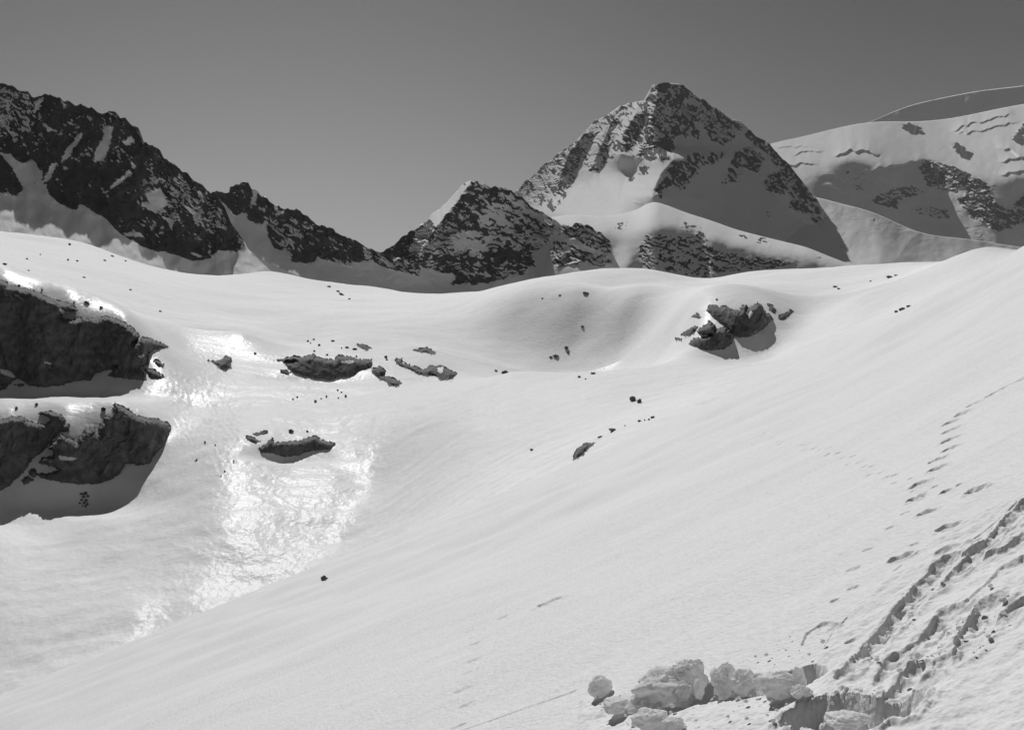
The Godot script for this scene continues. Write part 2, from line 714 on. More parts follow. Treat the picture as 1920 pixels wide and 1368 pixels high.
func lump_mesh(size: Vector3, sd: int, rough: float, nu := 22, nv := 14, fine := 1.0, crisp := 0.45, crisp_freq := 2.4) -> ArrayMesh:
	var n1 := noise(FastNoiseLite.TYPE_SIMPLEX, 0.8 * fine, 4, sd)
	var n2 := noise(FastNoiseLite.TYPE_SIMPLEX, crisp_freq * fine, 3, sd + 1, crisp_freq < 5.0)
	var V := PackedVector3Array()
	for r in nv + 1:
		var la := PI * (float(r) / nv - 0.5)
		for c in nu + 1:
			var lo := TAU * c / nu
			var p := Vector3(cos(la) * sin(lo), sin(la), cos(la) * cos(lo))
			var g := 1.0 + rough * (n1.get_noise_3dv(p) * 1.5 + crisp * n2.get_noise_3dv(p))
			V.append(p * g * size)
	var N := PackedVector3Array()
	N.resize(V.size())
	var w := nu + 1
	for r in nv + 1:
		for c in w:
			var e := V[r * w + (c + 1 if c < nu else 1)] - V[r * w + (c - 1 if c > 0 else nu - 1)]
			var f := V[mini(r + 1, nv) * w + c] - V[maxi(r - 1, 0) * w + c]
			var nn := e.cross(f)
			N[r * w + c] = nn.normalized() if nn.length() > 1e-9 else V[r * w + c].normalized()
	return arrays_mesh(V, N, grid_index(w, nv + 1))

# a stone of w by h (in minutes of the survey) lying in the snow of the bowl
func stone(label: String, px: float, py: float, w: float, h: float, group: String, tilt := 0.0) -> void:
	var d := bowl_hit(px, py + h * 0.35)
	if d <= 0.0:
		return
	var mp := d / F
	var sd := int(px * 7.0 + py * 13.0)
	var m := part(numbered("stone"), lump_mesh(Vector3(w * 0.42 * mp, h * 0.5 * mp, w * 0.36 * mp), sd, 0.42, 14, 9), M.rock, self)
	m.position = at(px, py, d)
	m.rotation = Vector3(0.2, float(sd % 7) * 0.2, deg_to_rad(tilt))
	tag(m, label, "stone", group)

# ---------------------------------------------------------------- the near slope
var fs_line: PackedVector2Array
var fs_px := PackedFloat32Array()
var fs_d := PackedFloat32Array()
var fs_dent := PackedFloat32Array()
var fs_rim := PackedFloat32Array()
const ROLL := 60.0

func fs_top(px: float) -> float:
	var s := 0.0
	for k in range(-3, 4):
		s += pl(fs_line, px + k * 35.0)
	return (CY - s / 7.0) / F + 2.0 * EYE / ROLL

func fs_t(px: float, d: float) -> float:
	var x := maxf(d - 75.0, 0.0)
	return fs_top(px) - EYE / d - EYE / (ROLL * ROLL) * d - 0.000012 * x * x

func fs_hit(px: float, py: float) -> float:
	var k := EYE / (ROLL * ROLL)
	var C := fs_top(px) - (CY - py) / F
	return (C - sqrt(maxf(C * C - 4.0 * EYE * k, 0.0))) / (2.0 * k)

func fs_xz(px: float, py: float) -> Vector2:
	var d := fs_hit(px, py)
	return Vector2((px - CX) / F * d, d)

func fs_at(px: float, py: float) -> Vector3:
	return at(px, py, fs_hit(px, py))

func groove(line: Array, w: float, depth: float, rim := 0.3, rough := 0.2, power := 2.6) -> void:
	var n := noise(FastNoiseLite.TYPE_SIMPLEX, 4.0, 3, int(line[0] + line[1]))
	for k in range(0, line.size() - 2, 2):
		var a := fs_xz(line[k], line[k + 1])
		var b := fs_xz(line[k + 2], line[k + 3])
		stamp(a, b, w * 1.15, depth * 0.42, rim, rough * 0.6, n, 2.4 if power < 5.0 else 3.4)

func dent(px: float, py: float, lx: float, ly: float, depth: float, rim := 0.25) -> void:
	# an oblong dent between two surveyed ends
	var n := noise(FastNoiseLite.TYPE_SIMPLEX, 3.0, 2, int(px + py))
	var a := fs_xz(px - lx * 0.5, py + ly * 0.5)
	var b := fs_xz(px + lx * 0.5, py - ly * 0.5)
	var c := (a + b) * 0.5
	var half := (b - a) * 0.5
	var w := clampf(half.length() * 0.6, 0.02, 0.12)
	var e := half.normalized() * maxf(half.length() - w, 0.004)
	stamp(c - e, c + e, w, depth * 0.55, rim, 0.05, n, 2.0)

func col_of(px: float) -> int:
	return clampi(fs_px.bsearch(px), 0, fs_px.size() - 1)

func stamp(a: Vector2, b: Vector2, w: float, depth: float, rim: float, rough: float, n: FastNoiseLite, power: float) -> void:
	var far := w * 2.4
	var dmin := minf(a.y, b.y) - far
	var dmax := maxf(a.y, b.y) + far
	dmin = maxf(dmin, 0.5)
	var xs := [a.x - far, a.x + far, b.x - far, b.x + far]
	var pmin := 1e9
	var pmax := -1e9
	for x in xs:
		for d in [dmin, dmax]:
			pmin = minf(pmin, CX + F * x / d)
			pmax = maxf(pmax, CX + F * x / d)
	var c0 := col_of(pmin)
	var c1 := col_of(pmax)
	var nc := fs_px.size()
	var ab := b - a
	var l2 := maxf(ab.length_squared(), 1e-9)
	for r in fs_d.size():
		var d := fs_d[r]
		if d < dmin or d > dmax:
			continue
		for c in range(c0, c1 + 1):
			var p := Vector2((fs_px[c] - CX) / F * d, d)
			var f := clampf((p - a).dot(ab) / l2, 0.0, 1.0)
			var q := p.distance_to(a + ab * f) / w
			q += rough * n.get_noise_2d(p.x, p.y)
			var i := r * nc + c
			if q < 1.0:
				fs_dent[i] = minf(fs_dent[i], -depth * (1.0 - pow(maxf(q, 0.0), power)) * (1.0 + 0.5 * n.get_noise_2d(p.x * 2.3 + 9.0, p.y * 2.3)))
			if rim > 0.0 and q > 0.8 and q < 2.2:
				var z := (q - 1.2) / 0.32
				fs_rim[i] = maxf(fs_rim[i], depth * rim * exp(-z * z) * (0.75 + 0.9 * n.get_noise_2d(p.x * 3.0, p.y * 3.0 + 5.0)))

func near_slope() -> void:
	fs_line = pts([-500, 1500, -300, 1425, 0, 1306, 150, 1245, 300, 1182, 640, 1046, 960, 922, 1075, 867, 1300, 772, 1500, 681, 1600, 633, 1700, 583, 1800, 530, 1920, 464, 2200, 310, 2500, 150, 3900, -580])
	var px := -420.0
	while px < 3700.0:
		fs_px.append(px)
		px += 14.0 if px < 780.0 else (3.0 if px < 1380.0 else (1.9 if px < 1950.0 else (10.0 if px < 2300.0 else 60.0)))
	var s := 0.345
	while s > 1.0 / 150.0:
		fs_d.append(1.0 / s)
		s -= 0.00056 if s > 0.22 else (0.0003 if s > 0.08 else 0.0005)
	fs_d.append(150.0)
	var nc := fs_px.size()
	var nr := fs_d.size()
	fs_dent.resize(nc * nr)
	fs_rim.resize(nc * nr)
	snow_marks()
	var soft := noise(FastNoiseLite.TYPE_SIMPLEX, 0.12, 3, 31)
	var ripple := noise(FastNoiseLite.TYPE_SIMPLEX, 1.0, 4, 32)
	var crumb := noise(FastNoiseLite.TYPE_SIMPLEX, 7.0, 4, 33)
	var churn := [pts([1560, 1180, 1660, 1080, 1760, 1000, 1960, 900, 1960, 1400, 1480, 1400, 1520, 1250]), pts([1090, 1300, 1320, 1290, 1540, 1230, 1600, 1400, 1080, 1400])]
	var V := PackedVector3Array()
	V.resize(nc * nr)
	var tops := PackedFloat32Array()
	for c in nc: tops.append(fs_top(fs_px[c]))
	for r in nr:
		var d := fs_d[r]
		for c in nc:
			var i := r * nc + c
			var x := (fs_px[c] - CX) / F * d
			var e := maxf(d - 75.0, 0.0)
			var t := tops[c] - EYE / d - EYE / (ROLL * ROLL) * d - 0.000012 * e * e
			var y := EYE + t * d
			y += 0.07 * soft.get_noise_2d(x, d) * clampf(d / 8.0, 0.3, 3.0) + 0.009 * ripple.get_noise_2d(x / 1.4, d / 0.9)
			if fs_px[c] > 1060.0 and d < 9.0:
				var p := Vector2(fs_px[c], CY - t * F)
				if in_any(p, churn) > 0.0:
					y += 0.006 * crumb.get_noise_2d(x, d) + 0.014 * crumb.get_noise_2d(x * 0.3 + 40.0, d * 0.3)
			var g := fs_dent[i]
			y += g + fs_rim[i] * (1.0 if g > -0.004 else 0.0)
			if g < -0.02:
				y += 0.004 * crumb.get_noise_2d(x * 1.4, d * 1.4)
			V[i] = Vector3(x, y, -d)
	var root := Node3D.new()
	root.name = "snow_slope"
	add_child(root)
	tag(root, "near snow slope with footprints and ski tracks, falling away to the left", "", "", "structure")
	part("trodden_snow", arrays_mesh(V, grid_normals(V, nc, nr), grid_index(nc, nr)), M.near_snow, root)
	# the same slope under and behind the viewer
	var W := PackedVector3Array()
	var n := 61
	for r in n:
		var z := lerpf(70.0, -2.8, float(r) / (n - 1))
		for c in n:
			var x := lerpf(-60.0, 60.0, float(c) / (n - 1))
			W.append(Vector3(x, (0.476 if x > 0.0 else 0.40) * x + 0.073 * z - 0.05, z))
	part("slope_behind", arrays_mesh(W, grid_normals(W, n, n), grid_index(n, n)), M.near_snow, root)

func snow_marks() -> void:
	# ski tracks
	groove([1935, 934, 1899, 973, 1878, 998, 1835, 1026], 0.065, 0.09)
	groove([1775, 1048, 1750, 1080, 1721, 1112, 1692, 1148, 1650, 1190, 1621, 1222, 1594, 1252], 0.062, 0.09, 0.3, 0.3)
	groove([1935, 990, 1892, 1023, 1864, 1033], 0.05, 0.06)
	groove([1824, 1044, 1796, 1069, 1760, 1094], 0.05, 0.07)
	groove([1789, 1144, 1757, 1176, 1721, 1212, 1690, 1228], 0.07, 0.085, 0.3, 0.5)
	groove([1690, 1232, 1672, 1250, 1655, 1270], 0.04, 0.05, 0.3, 0.6)
	groove([1868, 1076, 1835, 1105, 1812, 1128], 0.018, 0.03)
	groove([1862, 1122, 1839, 1158, 1824, 1187, 1807, 1219], 0.06, 0.085, 0.3, 0.4)
	groove([1806, 1222, 1772, 1226], 0.05, 0.06, 0.2, 0.4)
	groove([1935, 1115, 1896, 1148, 1874, 1165], 0.06, 0.07, 0.3, 0.5)
	groove([1905, 942, 1864, 976, 1828, 1005], 0.012, 0.02, 0.1)
	groove([1714, 1244, 1696, 1272, 1678, 1301], 0.05, 0.07, 0.3, 0.5)
	groove([1776, 1026, 1824, 1014], 0.05, 0.05, 0.2, 0.5)
	groove([1930, 1040, 1890, 1060], 0.04, 0.05, 0.2, 0.5)
	groove([1507, 1200, 1516, 1180, 1543, 1165, 1575, 1166], 0.012, 0.03, 0.1)
	groove([1543, 1166, 1574, 1170], 0.03, 0.05, 0.1)
	groove([1740, 1262, 1772, 1275], 0.05, 0.04, 0.2, 0.6)
	# dug pits
	groove([1196, 1306, 1250, 1300, 1318, 1285, 1400, 1275, 1500, 1262], 0.10, 0.30, 0.0, 0.25, 6.0)
	groove([1520, 1330, 1560, 1330, 1610, 1338, 1672, 1328], 0.10, 0.30, 0.15, 0.3, 6.0)
	groove([1497, 1352, 1492, 1366], 0.022, 0.07, 0.2, 0.5)
	# line drawn by a pole
	groove([1078, 1286, 1010, 1310, 930, 1340, 836, 1370], 0.014, 0.02, 0.2)
	# boot prints, large then climbing away to the right
	for f in [[1830, 923, 44, 14], [1779, 987, 46, 14], [1690, 1043, 50, 16], [1719, 937, 36, 10], [1739, 963, 38, 12], [1031, 1129, 46, 14]]:
		dent(f[0], f[1], f[2], f[3], 0.07)
	for f in [[1784, 841, 34, 11], [1784, 822, 34, 11], [1785, 804, 34, 11], [1784, 788, 28, 9], [1806, 772, 28, 9], [1827, 755, 26, 9], [1862, 738, 26, 9], [1888, 724, 22, 7], [1917, 711, 22, 7], [1760, 864, 34, 11], [1757, 884, 36, 12], [1725, 912, 38, 12], [1774, 925, 22, 6]]:
		dent(f[0], f[1], f[2], f[3], 0.08, 0.15)
	# shallow prints
	for f in [[1698, 964, 20, 6], [1670, 992, 18, 5], [1628, 1029, 20, 6], [1600, 1063, 26, 5], [1600, 1098, 24, 7], [1715, 1017, 18, 5], [1565, 1122, 12, 4], [1595, 1192, 24, 8], [940, 1156, 28, 12]]:
		dent(f[0], f[1], f[2], f[3], 0.03, 0.1)
	# a small animal's trail
	var trail := [140, 455, 210, 470, 255, 485, 250, 510, 300, 530, 310, 540, 430, 550, 480, 543, 460, 575, 530, 560, 570, 575, 620, 568, 615, 605, 680, 593, 710, 620, 780, 608, 750, 663, 825, 650, 850, 688, 910, 680, 885, 738, 965, 725, 1005, 765, 1060, 750, 1060, 810, 1170, 788, 1180, 870, 1260, 875, 1330, 835, 1490, 825]
	for k in range(0, trail.size(), 2):
		dent(1380 + 0.28125 * trail[k], 680 + 0.28125 * trail[k + 1], 13, 4, 0.045, 0.1)
	# another one crossing below
	for f in [[878, 1180, 24, 10], [890, 1191, 26, 10], [889, 1205, 26, 9], [893, 1216, 28, 12], [882, 1240, 36, 15], [882, 1258, 34, 14], [867, 1289, 38, 17], [873, 1313, 32, 13], [861, 1350, 40, 16]]:
		dent(f[0], f[1], f[2], f[3], 0.02, 0.1)

func clod(label: String, px: float, py: float, w: float, h: float, rough := 0.35, deep := 0.8) -> void:
	# px, py: middle of the clod's foot
	var p := fs_at(px, py)
	var mp := -p.z / F
	var sd := int(px * 3.0 + py)
	var m := part(numbered("snow_clod"), lump_mesh(Vector3(w * 0.5, h * 0.62, w * 0.5 * deep) * mp, sd, rough, 56, 40, 0.9, 0.3, 7.0), M.clod_snow, self)
	m.position = p + Vector3(0, h * 0.33 * mp, 0)
	m.rotation.y = float(sd % 5) * 0.3
	tag(m, label, "snow clod", "snow clods around the dug pits")

# ---------------------------------------------------------------- survey of the bowl: bearing, height, distance
func bowl_points() -> Array:
	return [
		# under the near slope
		[-300, 1480, 120], [0, 1400, 118], [300, 1310, 118], [480, 1240, 115], [700, 1120, 115], [960, 985, 95], [1500, 810, 100], [1920, 650, 110], [2300, 480, 110],
		# hollow and its left bank
		[0, 1240, 150], [0, 1300, 140], [300, 1205, 149], [350, 1130, 160.4], [250, 1150, 157], [420, 1100, 166], [0, 1130, 168], [200, 1065, 178], [480, 1122, 163], [620, 905, 209.7], [0, 1005, 200], [180, 975, 205], [-300, 1010, 200], [-300, 1230, 158],
		# lower cliff: foot, head
		[0, 935, 222], [100, 905, 226], [180, 905, 228], [270, 872, 232], [318, 800, 250],
		[0, 785, 240], [120, 800, 238], [215, 758, 250], [270, 785, 248], [-300, 950, 215], [-300, 780, 240],
		# bench, upper cliff: foot, head
		[0, 752, 268], [120, 735, 275], [250, 715, 285], [300, 700, 290], [0, 728, 284], [120, 722, 288], [200, 712, 292],
		[0, 528, 318], [130, 565, 316], [230, 600, 314], [310, 650, 312], [-300, 740, 280], [-300, 480, 318],
		# upper snowfield on the left
		[0, 500, 380], [0, 470, 480], [0, 448, 600], [0, 431, 690], [0, 440, 900], [60, 518, 355], [130, 543, 355], [230, 580, 355], [-300, 430, 480], [-300, 380, 700], [-300, 430, 900],
		[150, 530, 420], [150, 480, 560], [150, 465, 640], [150, 451, 715], [150, 460, 900], [300, 590, 385], [300, 540, 480], [300, 511, 650], [300, 503, 745], [300, 515, 900], [450, 600, 425], [450, 560, 520], [450, 525, 680], [450, 517, 790], [500, 509, 860], [450, 530, 950],
		[600, 590, 450], [600, 560, 580], [600, 542, 760], [600, 527, 920], [600, 540, 1080], [700, 575, 520], [700, 555, 680], [700, 545, 850], [700, 538, 980],
		# glare step, gully, middle
		[330, 655, 326], [450, 655, 345], [450, 625, 362], [560, 640, 385], [390, 690, 314], [360, 760, 272], [400, 860, 222], [420, 660, 340],
		[540, 690, 325], [620, 712, 312], [600, 660, 350], [640, 640, 372], [720, 720, 300], [800, 700, 318], [800, 660, 358], [700, 650, 366],
		[540, 855, 228], [540, 800, 250], [620, 835, 236], [460, 810, 240], [540, 760, 275], [700, 800, 245], [700, 900, 212], [600, 960, 196], [640, 1010, 185.6], [480, 1060, 173.6], [400, 960, 193.5],
		[850, 900, 178], [850, 800, 218], [850, 740, 255], [960, 860, 168], [960, 780, 210], [960, 700, 265],
		# right of the middle
		[1100, 840, 140], [1100, 760, 190], [1100, 700, 250], [1200, 800, 140], [1200, 740, 190], [1200, 690, 240], [1350, 720, 170], [1350, 690, 215],
		[1500, 690, 160], [1500, 650, 230], [1650, 610, 190], [1650, 590, 260], [1750, 560, 200], [1850, 510, 220],
		# bank in half shade: foot, crest
		[770, 612, 410], [860, 630, 402], [960, 640, 397], [1080, 642, 391], [1180, 640, 378], [1260, 648, 330],
		[850, 588, 450], [960, 562, 432], [1080, 552, 420], [1180, 562, 401], [1270, 585, 354],
		# rock knoll: scoop, foot, head
		[1350, 672, 272], [1450, 665, 275], [1480, 620, 300], [1300, 655, 290], [1370, 635, 296], [1420, 615, 300], [1290, 600, 330], [1380, 558, 326], [1450, 575, 318], [1500, 590, 330],
		# crest of the shelf, and what falls away behind
		[760, 549, 820], [830, 551, 760], [900, 546, 700], [1007, 540, 620], [1063, 515, 560], [1147, 503, 540], [1230, 507, 540], [1312, 524, 540], [1397, 509, 540], [1497, 503, 540], [1600, 498, 540], [1700, 493, 500], [1800, 487, 420], [1853, 464, 360], [1920, 470, 360],
		[1147, 540, 460], [1312, 540, 440], [1450, 530, 430], [1600, 530, 400], [1700, 525, 350], [1600, 560, 300],
		[830, 560, 1000], [1007, 555, 800], [1147, 525, 660], [1312, 540, 660], [1497, 520, 660], [1700, 515, 640], [1900, 500, 560], [2200, 420, 360], [2300, 380, 560], [1300, 560, 1000], [1700, 560, 1000], [2200, 480, 1000],
	]

func _ready() -> void:
	rng.seed = 11
	# ---- camera
	var cam := Camera3D.new()
	cam.name = "camera"
	cam.fov = rad_to_deg(2.0 * atan(CY / F))
	cam.near = 0.1
	cam.far = 30000.0
	cam.position = Vector3(0, EYE, 0)
	add_child(cam)
	# ---- sky, exposure
	var env := Environment.new()
	env.background_mode = Environment.BG_SKY
	env.tonemap_mode = Environment.TONE_MAPPER_LINEAR
	env.tonemap_exposure = 1.06
	env.sdfgi_enabled = true
	env.ssao_enabled = true
	env.ssil_enabled = true
	var sky := Sky.new()
	var ps := PanoramaSkyMaterial.new()
	ps.panorama = clear_sky()
	sky.sky_material = ps
	env.sky = sky
	env.fog_enabled = true
	env.fog_density = 0.000032
	env.fog_light_color = Color(1, 1, 1)
	var we := WorldEnvironment.new()
	we.name = "environment"
	we.environment = env
	add_child(we)
	# ---- sun: high, beyond the left of the view
	var sun := DirectionalLight3D.new()
	sun.name = "sun"
	sun.light_energy = 1.25
	sun.light_angular_distance = 0.5
	sun.shadow_enabled = true
	sun.light_color = Color(1.0, 1.0, 1.0)
	sun.rotation_degrees = Vector3(-44.0, 180.0 + 16.0, 0)
	add_child(sun)
	# ---- materials
	M.near_snow = snow_material(0.62, 0.75, 0.3, 1.3, 2.2, 3)
	M.clod_snow = snow_material(0.86, 0.9, 0.1, 0.4, 2.5, 13)
	M.clod_snow.backlight_enabled = true
	M.clod_snow.backlight = Color(1, 1, 1)
	M.bowl_snow = snow_material(0.82, 0.32, 0.07, 37.0, 0.0, 4)
	M.bowl_snow.normal_enabled = true
	M.bowl_snow.normal_texture = normal_image(1024, noise(FastNoiseLite.TYPE_SIMPLEX, 0.018, 4, 44), 2.2)
	M.field_snow = snow_material(0.82, 0.8, 0.1, 37.0, 0.0, 4)
	M.field_snow.normal_enabled = true
	M.field_snow.normal_texture = M.bowl_snow.normal_texture
	M.patch_snow = snow_material(0.70, 0.8, 0.2, 20.0, 0.0, 9)
	M.far_snow = snow_material(0.74, 0.9, 0.1, 300.0, 0.0, 5)
	M.rock = rock_material(0.03, 0.21, 22.0, 1.2, 21)
	M.far_rock = rock_material(0.02, 0.09, 160.0, 3.0, 25)

	# ---- ground under everything, out to the horizon
	var g := PlaneMesh.new()
	g.size = Vector2(26000, 26000)
	var ground := part("ground", g, M.far_rock, self)
	ground.position = Vector3(0, -130, -4000)
	tag(ground, "valley floor far below the snow", "", "", "structure")

	near_slope()
	snow_bowl()
	mountains()
	rocks()
	stones()
	clods()

# deep clear sky: brightest low down on the sun's side, darkening upwards and away from the sun
func clear_sky() -> ImageTexture:
	var w := 512
	var h := 256
	var im := Image.create(w, h, false, Image.FORMAT_RGBF)
	for y in h:
		var el := 90.0 - 180.0 * (y + 0.5) / h
		var v := 0.05 + 0.56 * exp(-maxf(el, 0.0) / 11.0)
		if el < 0.0:
			v = lerpf(0.61, 0.12, smooth(-el / 6.0))
		for x in w:
			var az := 360.0 * (x + 0.5) / w
			var da := absf(wrapf(az + 12.0, -180.0, 180.0))
			var g := 0.30 + 0.70 * exp(-da * da / 640.0)
			im.set_pixel(x, y, Color(v * g, v * g, v * g))
	return ImageTexture.create_from_image(im)

func mountains() -> void:
	var Z1 := func(a): return trace(0, 120, 0.375, a)
	var Z2 := func(a): return trace(680, 130, 0.33333, a)
	var Z3 := func(a): return trace(1280, 130, 0.33333, a)
	var Z4 := func(a): return trace(960, 140, 0.21935, a)
	var Z5 := func(a): return trace(1200, 140, 0.2486, a)
	# ---- dark mountain on the left
	mountain("dark_mountain", "dark rocky mountain in shade, its crest falling to the right", {
		x0 = -420.0, x1 = 540.0, sd = 3, rock = 0.0, jag = 3.2, snow = M.field_snow, lean = Vector2(32, 63), relief = 9.0, swell = 8.0, soft = 1, strata = -35.0, grain = 62.0, grain_long = 20.0, grain_short = 8.0, mix = 1.0, relief_long = 90.0, relief_short = 34.0,
		jagged = pts([-420, 1, 400, 1, 460, 0.6, 490, 0.0, 540, 0]),
		ridge = pts([-420, 60, -200, 110, -80, 140, 0, 156, 22, 161, 28, 167, 52, 170, 62, 179, 77, 182, 84, 176, 94, 176, 120, 187, 135, 193, 169, 201, 180, 210, 189, 214, 204, 209, 221, 214, 232, 223, 259, 242, 267, 262, 296, 281, 319, 306, 338, 315, 351, 324, 360, 337, 375, 345, 390, 360, 405, 364, 420, 386, 431, 412, 450, 442, 462, 461, 480, 482, 505, 505, 540, 532]),
		base = pts([-420, 425, 0, 447, 60, 455, 150, 466, 225, 488, 300, 514, 380, 530, 440, 530, 480, 536, 540, 556]),
		far = pts([-420, 760, 0, 800, 200, 830, 400, 880, 460, 880, 540, 840]),
		steep = [[30.0, pts([452, 430, 600, 430, 600, 600, 440, 600, 446, 480])]],
		areas = [[0.95, Z1.call([-1200, -400, 0, 60, 300, 100, 560, 200, 700, 280, 900, 480, 1100, 630, 1225, 910, 1180, 935, 1090, 930, 1050, 970, 1010, 980, 960, 985, 900, 960, 830, 940, 780, 935, 700, 910, 660, 880, 600, 850, 520, 770, 470, 740, 400, 700, 375, 730, 300, 700, 240, 650, 230, 600, 200, 600, 150, 590, 120, 520, 160, 490, 110, 500, 50, 450, 0, 440, -1200, 300])],
			[0.95, Z1.call([-1200, 350, 0, 450, 60, 520, 115, 620, 80, 660, 0, 640, -1200, 560])],
			[0.62, Z1.call([-200, 60, 150, 150, 150, 340, 0, 380, -200, 380])],
			[0.66, Z1.call([690, 560, 900, 560, 1100, 720, 1150, 830, 950, 800, 700, 730])],
			[0.0, Z1.call([520, 310, 562, 318, 545, 420, 512, 482, 465, 490, 480, 420, 508, 380])],
			[0.0, Z1.call([606, 402, 650, 362, 672, 378, 640, 412])],
			[0.1, Z1.call([180, 180, 218, 172, 192, 232, 163, 242])],
			[0.1, Z1.call([400, 340, 418, 350, 335, 472, 298, 492, 308, 460])],
			[0.0, Z1.call([256, 490, 288, 494, 244, 582, 212, 590])],
			[0.0, Z1.call([100, 500, 165, 480, 205, 535, 215, 600, 150, 590, 120, 525])],
			[0.05, Z1.call([650, 478, 684, 508, 664, 526])],
			[0.05, Z1.call([650, 528, 660, 545, 575, 612, 525, 645, 560, 600])],
			[0.05, Z1.call([720, 648, 800, 618, 834, 700, 775, 742, 690, 702, 742, 690])],
			[0.05, Z1.call([800, 758, 874, 778, 856, 828, 838, 790])],
			[0.0, Z1.call([916, 702, 984, 745, 950, 748])],
			[0.05, Z1.call([615, 842, 700, 842, 722, 866, 640, 862])],
			[0.05, Z1.call([945, 938, 1015, 958, 1000, 972])],
			[0.05, Z1.call([210, 290, 265, 330, 235, 345])],
			[0.05, Z1.call([310, 195, 330, 200, 312, 240])],
			[0.05, Z1.call([100, 300, 130, 315, 110, 335])]],
	})
	# ---- broken ridge behind it
	mountain("back_ridge", "low broken rock ridge with towers behind the dark mountain", {
		x0 = 380.0, x1 = 860.0, sd = 7, rock = 0.05, jag = 3.0, lean = Vector2(34, 58), relief = 9.0, swell = 4.0, soft = 1, grain = 40.0, mix = 1.1, grain_long = 16.0, grain_short = 8.0,
		ridge = pts([380, 372, 397, 364, 416, 356, 429, 360, 431, 349, 441, 345, 448, 347, 456, 341, 465, 344, 471, 356, 482, 358, 487, 364, 499, 366, 510, 381, 521, 382, 532, 392, 555, 392, 577, 403, 596, 422, 622, 429, 652, 444, 675, 456, 694, 465, 709, 474, 740, 482, 860, 520]),
		base = pts([380, 450, 440, 462, 500, 492, 560, 518, 620, 536, 680, 550, 740, 560, 860, 570]),
		far = pts([380, 1130, 500, 1150, 700, 1120, 860, 1150]),
		areas = [[1.0, Z1.call([1000, 600, 1150, 590, 1260, 600, 1262, 660, 1240, 742, 1170, 752, 1128, 700])],
			[0.92, Z1.call([1240, 742, 1300, 640, 1365, 690, 1372, 762, 1290, 802, 1238, 780])],
			[0.6, Z1.call([1330, 800, 1390, 690, 1600, 780, 1920, 920, 2100, 1000, 2100, 1060, 1920, 1015, 1860, 985, 1760, 985, 1755, 1012, 1600, 970, 1550, 996, 1460, 985, 1440, 950, 1370, 920, 1340, 860])],
			[0.95, Z1.call([1470, 900, 1600, 800, 1820, 880, 1810, 990, 1760, 985, 1600, 960, 1550, 996, 1460, 985])],
			[0.85, Z1.call([1400, 690, 1500, 700, 1600, 790, 1560, 800, 1480, 760, 1420, 760])]],
	})
	# ---- small peak in the middle
	mountain("small_peak", "small pointed rocky peak, snow dappled, in front of the main peak", {
		x0 = 690.0, x1 = 1260.0, step = 1.5, sd = 12, rock = 0.0, jag = 2.4, lean = Vector2(36, 58), relief = 10.0, swell = 4.0, soft = 3, grain = 20.0, grain_long = 15.0, grain_short = 8.0, mix = 1.3,
		ridge = pts([690, 468, 712, 473, 740, 457, 770, 435, 783, 423, 800, 418, 812, 397, 827, 387, 847, 368, 867, 348, 882, 337, 893, 337, 907, 345, 920, 353, 925, 348, 937, 353, 947, 350, 963, 360, 977, 370, 993, 383, 1013, 397, 1033, 407, 1050, 420, 1070, 421, 1087, 417, 1110, 427, 1130, 440, 1145, 455, 1151, 480, 1165, 505, 1260, 530]),
		base = pts([690, 530, 740, 545, 780, 556, 830, 562, 950, 556, 1060, 545, 1150, 532, 1260, 545]),
		far = pts([690, 1150, 780, 1250, 885, 1260, 1000, 1330, 1087, 1250, 1150, 1250, 1260, 1200]),
		steep = [[40.0, Z2.call([340, 900, 360, 860, 600, 610, 620, 640, 520, 760, 420, 890])]],
		spurs = [[pts([340, 884, 372, 862, 400, 838, 425, 818, 470, 790]), 60.0, 34.0, 130.0], [pts([415, 1040, 440, 1052, 500, 1046]), 10.0, 24.0, 60.0]],
		areas = [[0.52, Z2.call([230, 1130, 340, 880, 430, 830, 600, 600, 760, 660, 900, 720, 1060, 830, 1090, 900, 1050, 960, 1000, 1015, 940, 1020, 970, 1070, 970, 1110, 900, 1150, 780, 1190, 600, 1205, 470, 1215, 420, 1248, 380, 1220, 310, 1160])],
			[0.92, Z2.call([60, 1040, 270, 910, 360, 862, 405, 880, 390, 940, 300, 1030, 210, 1100, 130, 1100, 60, 1070])],
			[0.78, Z2.call([480, 1060, 560, 1030, 700, 1060, 800, 950, 850, 1000, 930, 1020, 970, 1100, 780, 1190, 480, 1205, 390, 1220, 440, 1120])],
			[0.75, Z2.call([430, 860, 540, 740, 600, 650, 740, 700, 760, 740, 650, 800, 640, 900, 500, 920, 430, 930])],
			[0.85, Z2.call([730, 650, 850, 680, 1060, 830, 1020, 830, 900, 740, 800, 690, 740, 690])],
			[0.15, Z2.call([490, 930, 600, 900, 640, 950, 700, 1000, 690, 1030, 560, 1020, 500, 980])],
			[0.2, Z2.call([660, 800, 720, 740, 790, 770, 790, 870, 740, 890, 670, 850])],
			[0.1, Z2.call([360, 862, 440, 780, 600, 622, 610, 650, 520, 740, 430, 840, 410, 880])],
			[0.1, Z2.call([790, 700, 870, 740, 1060, 840, 1040, 870, 940, 820, 800, 720])],
			[0.55, Z2.call([1050, 1040, 1080, 950, 1100, 880, 1220, 850, 1330, 910, 1400, 970, 1400, 1080, 1360, 1115, 1250, 1090, 1100, 1112, 1060, 1070])],
			[0.0, Z2.call([1075, 925, 1110, 925, 1200, 960, 1340, 1030, 1330, 1045, 1180, 990, 1080, 950])]],
	})
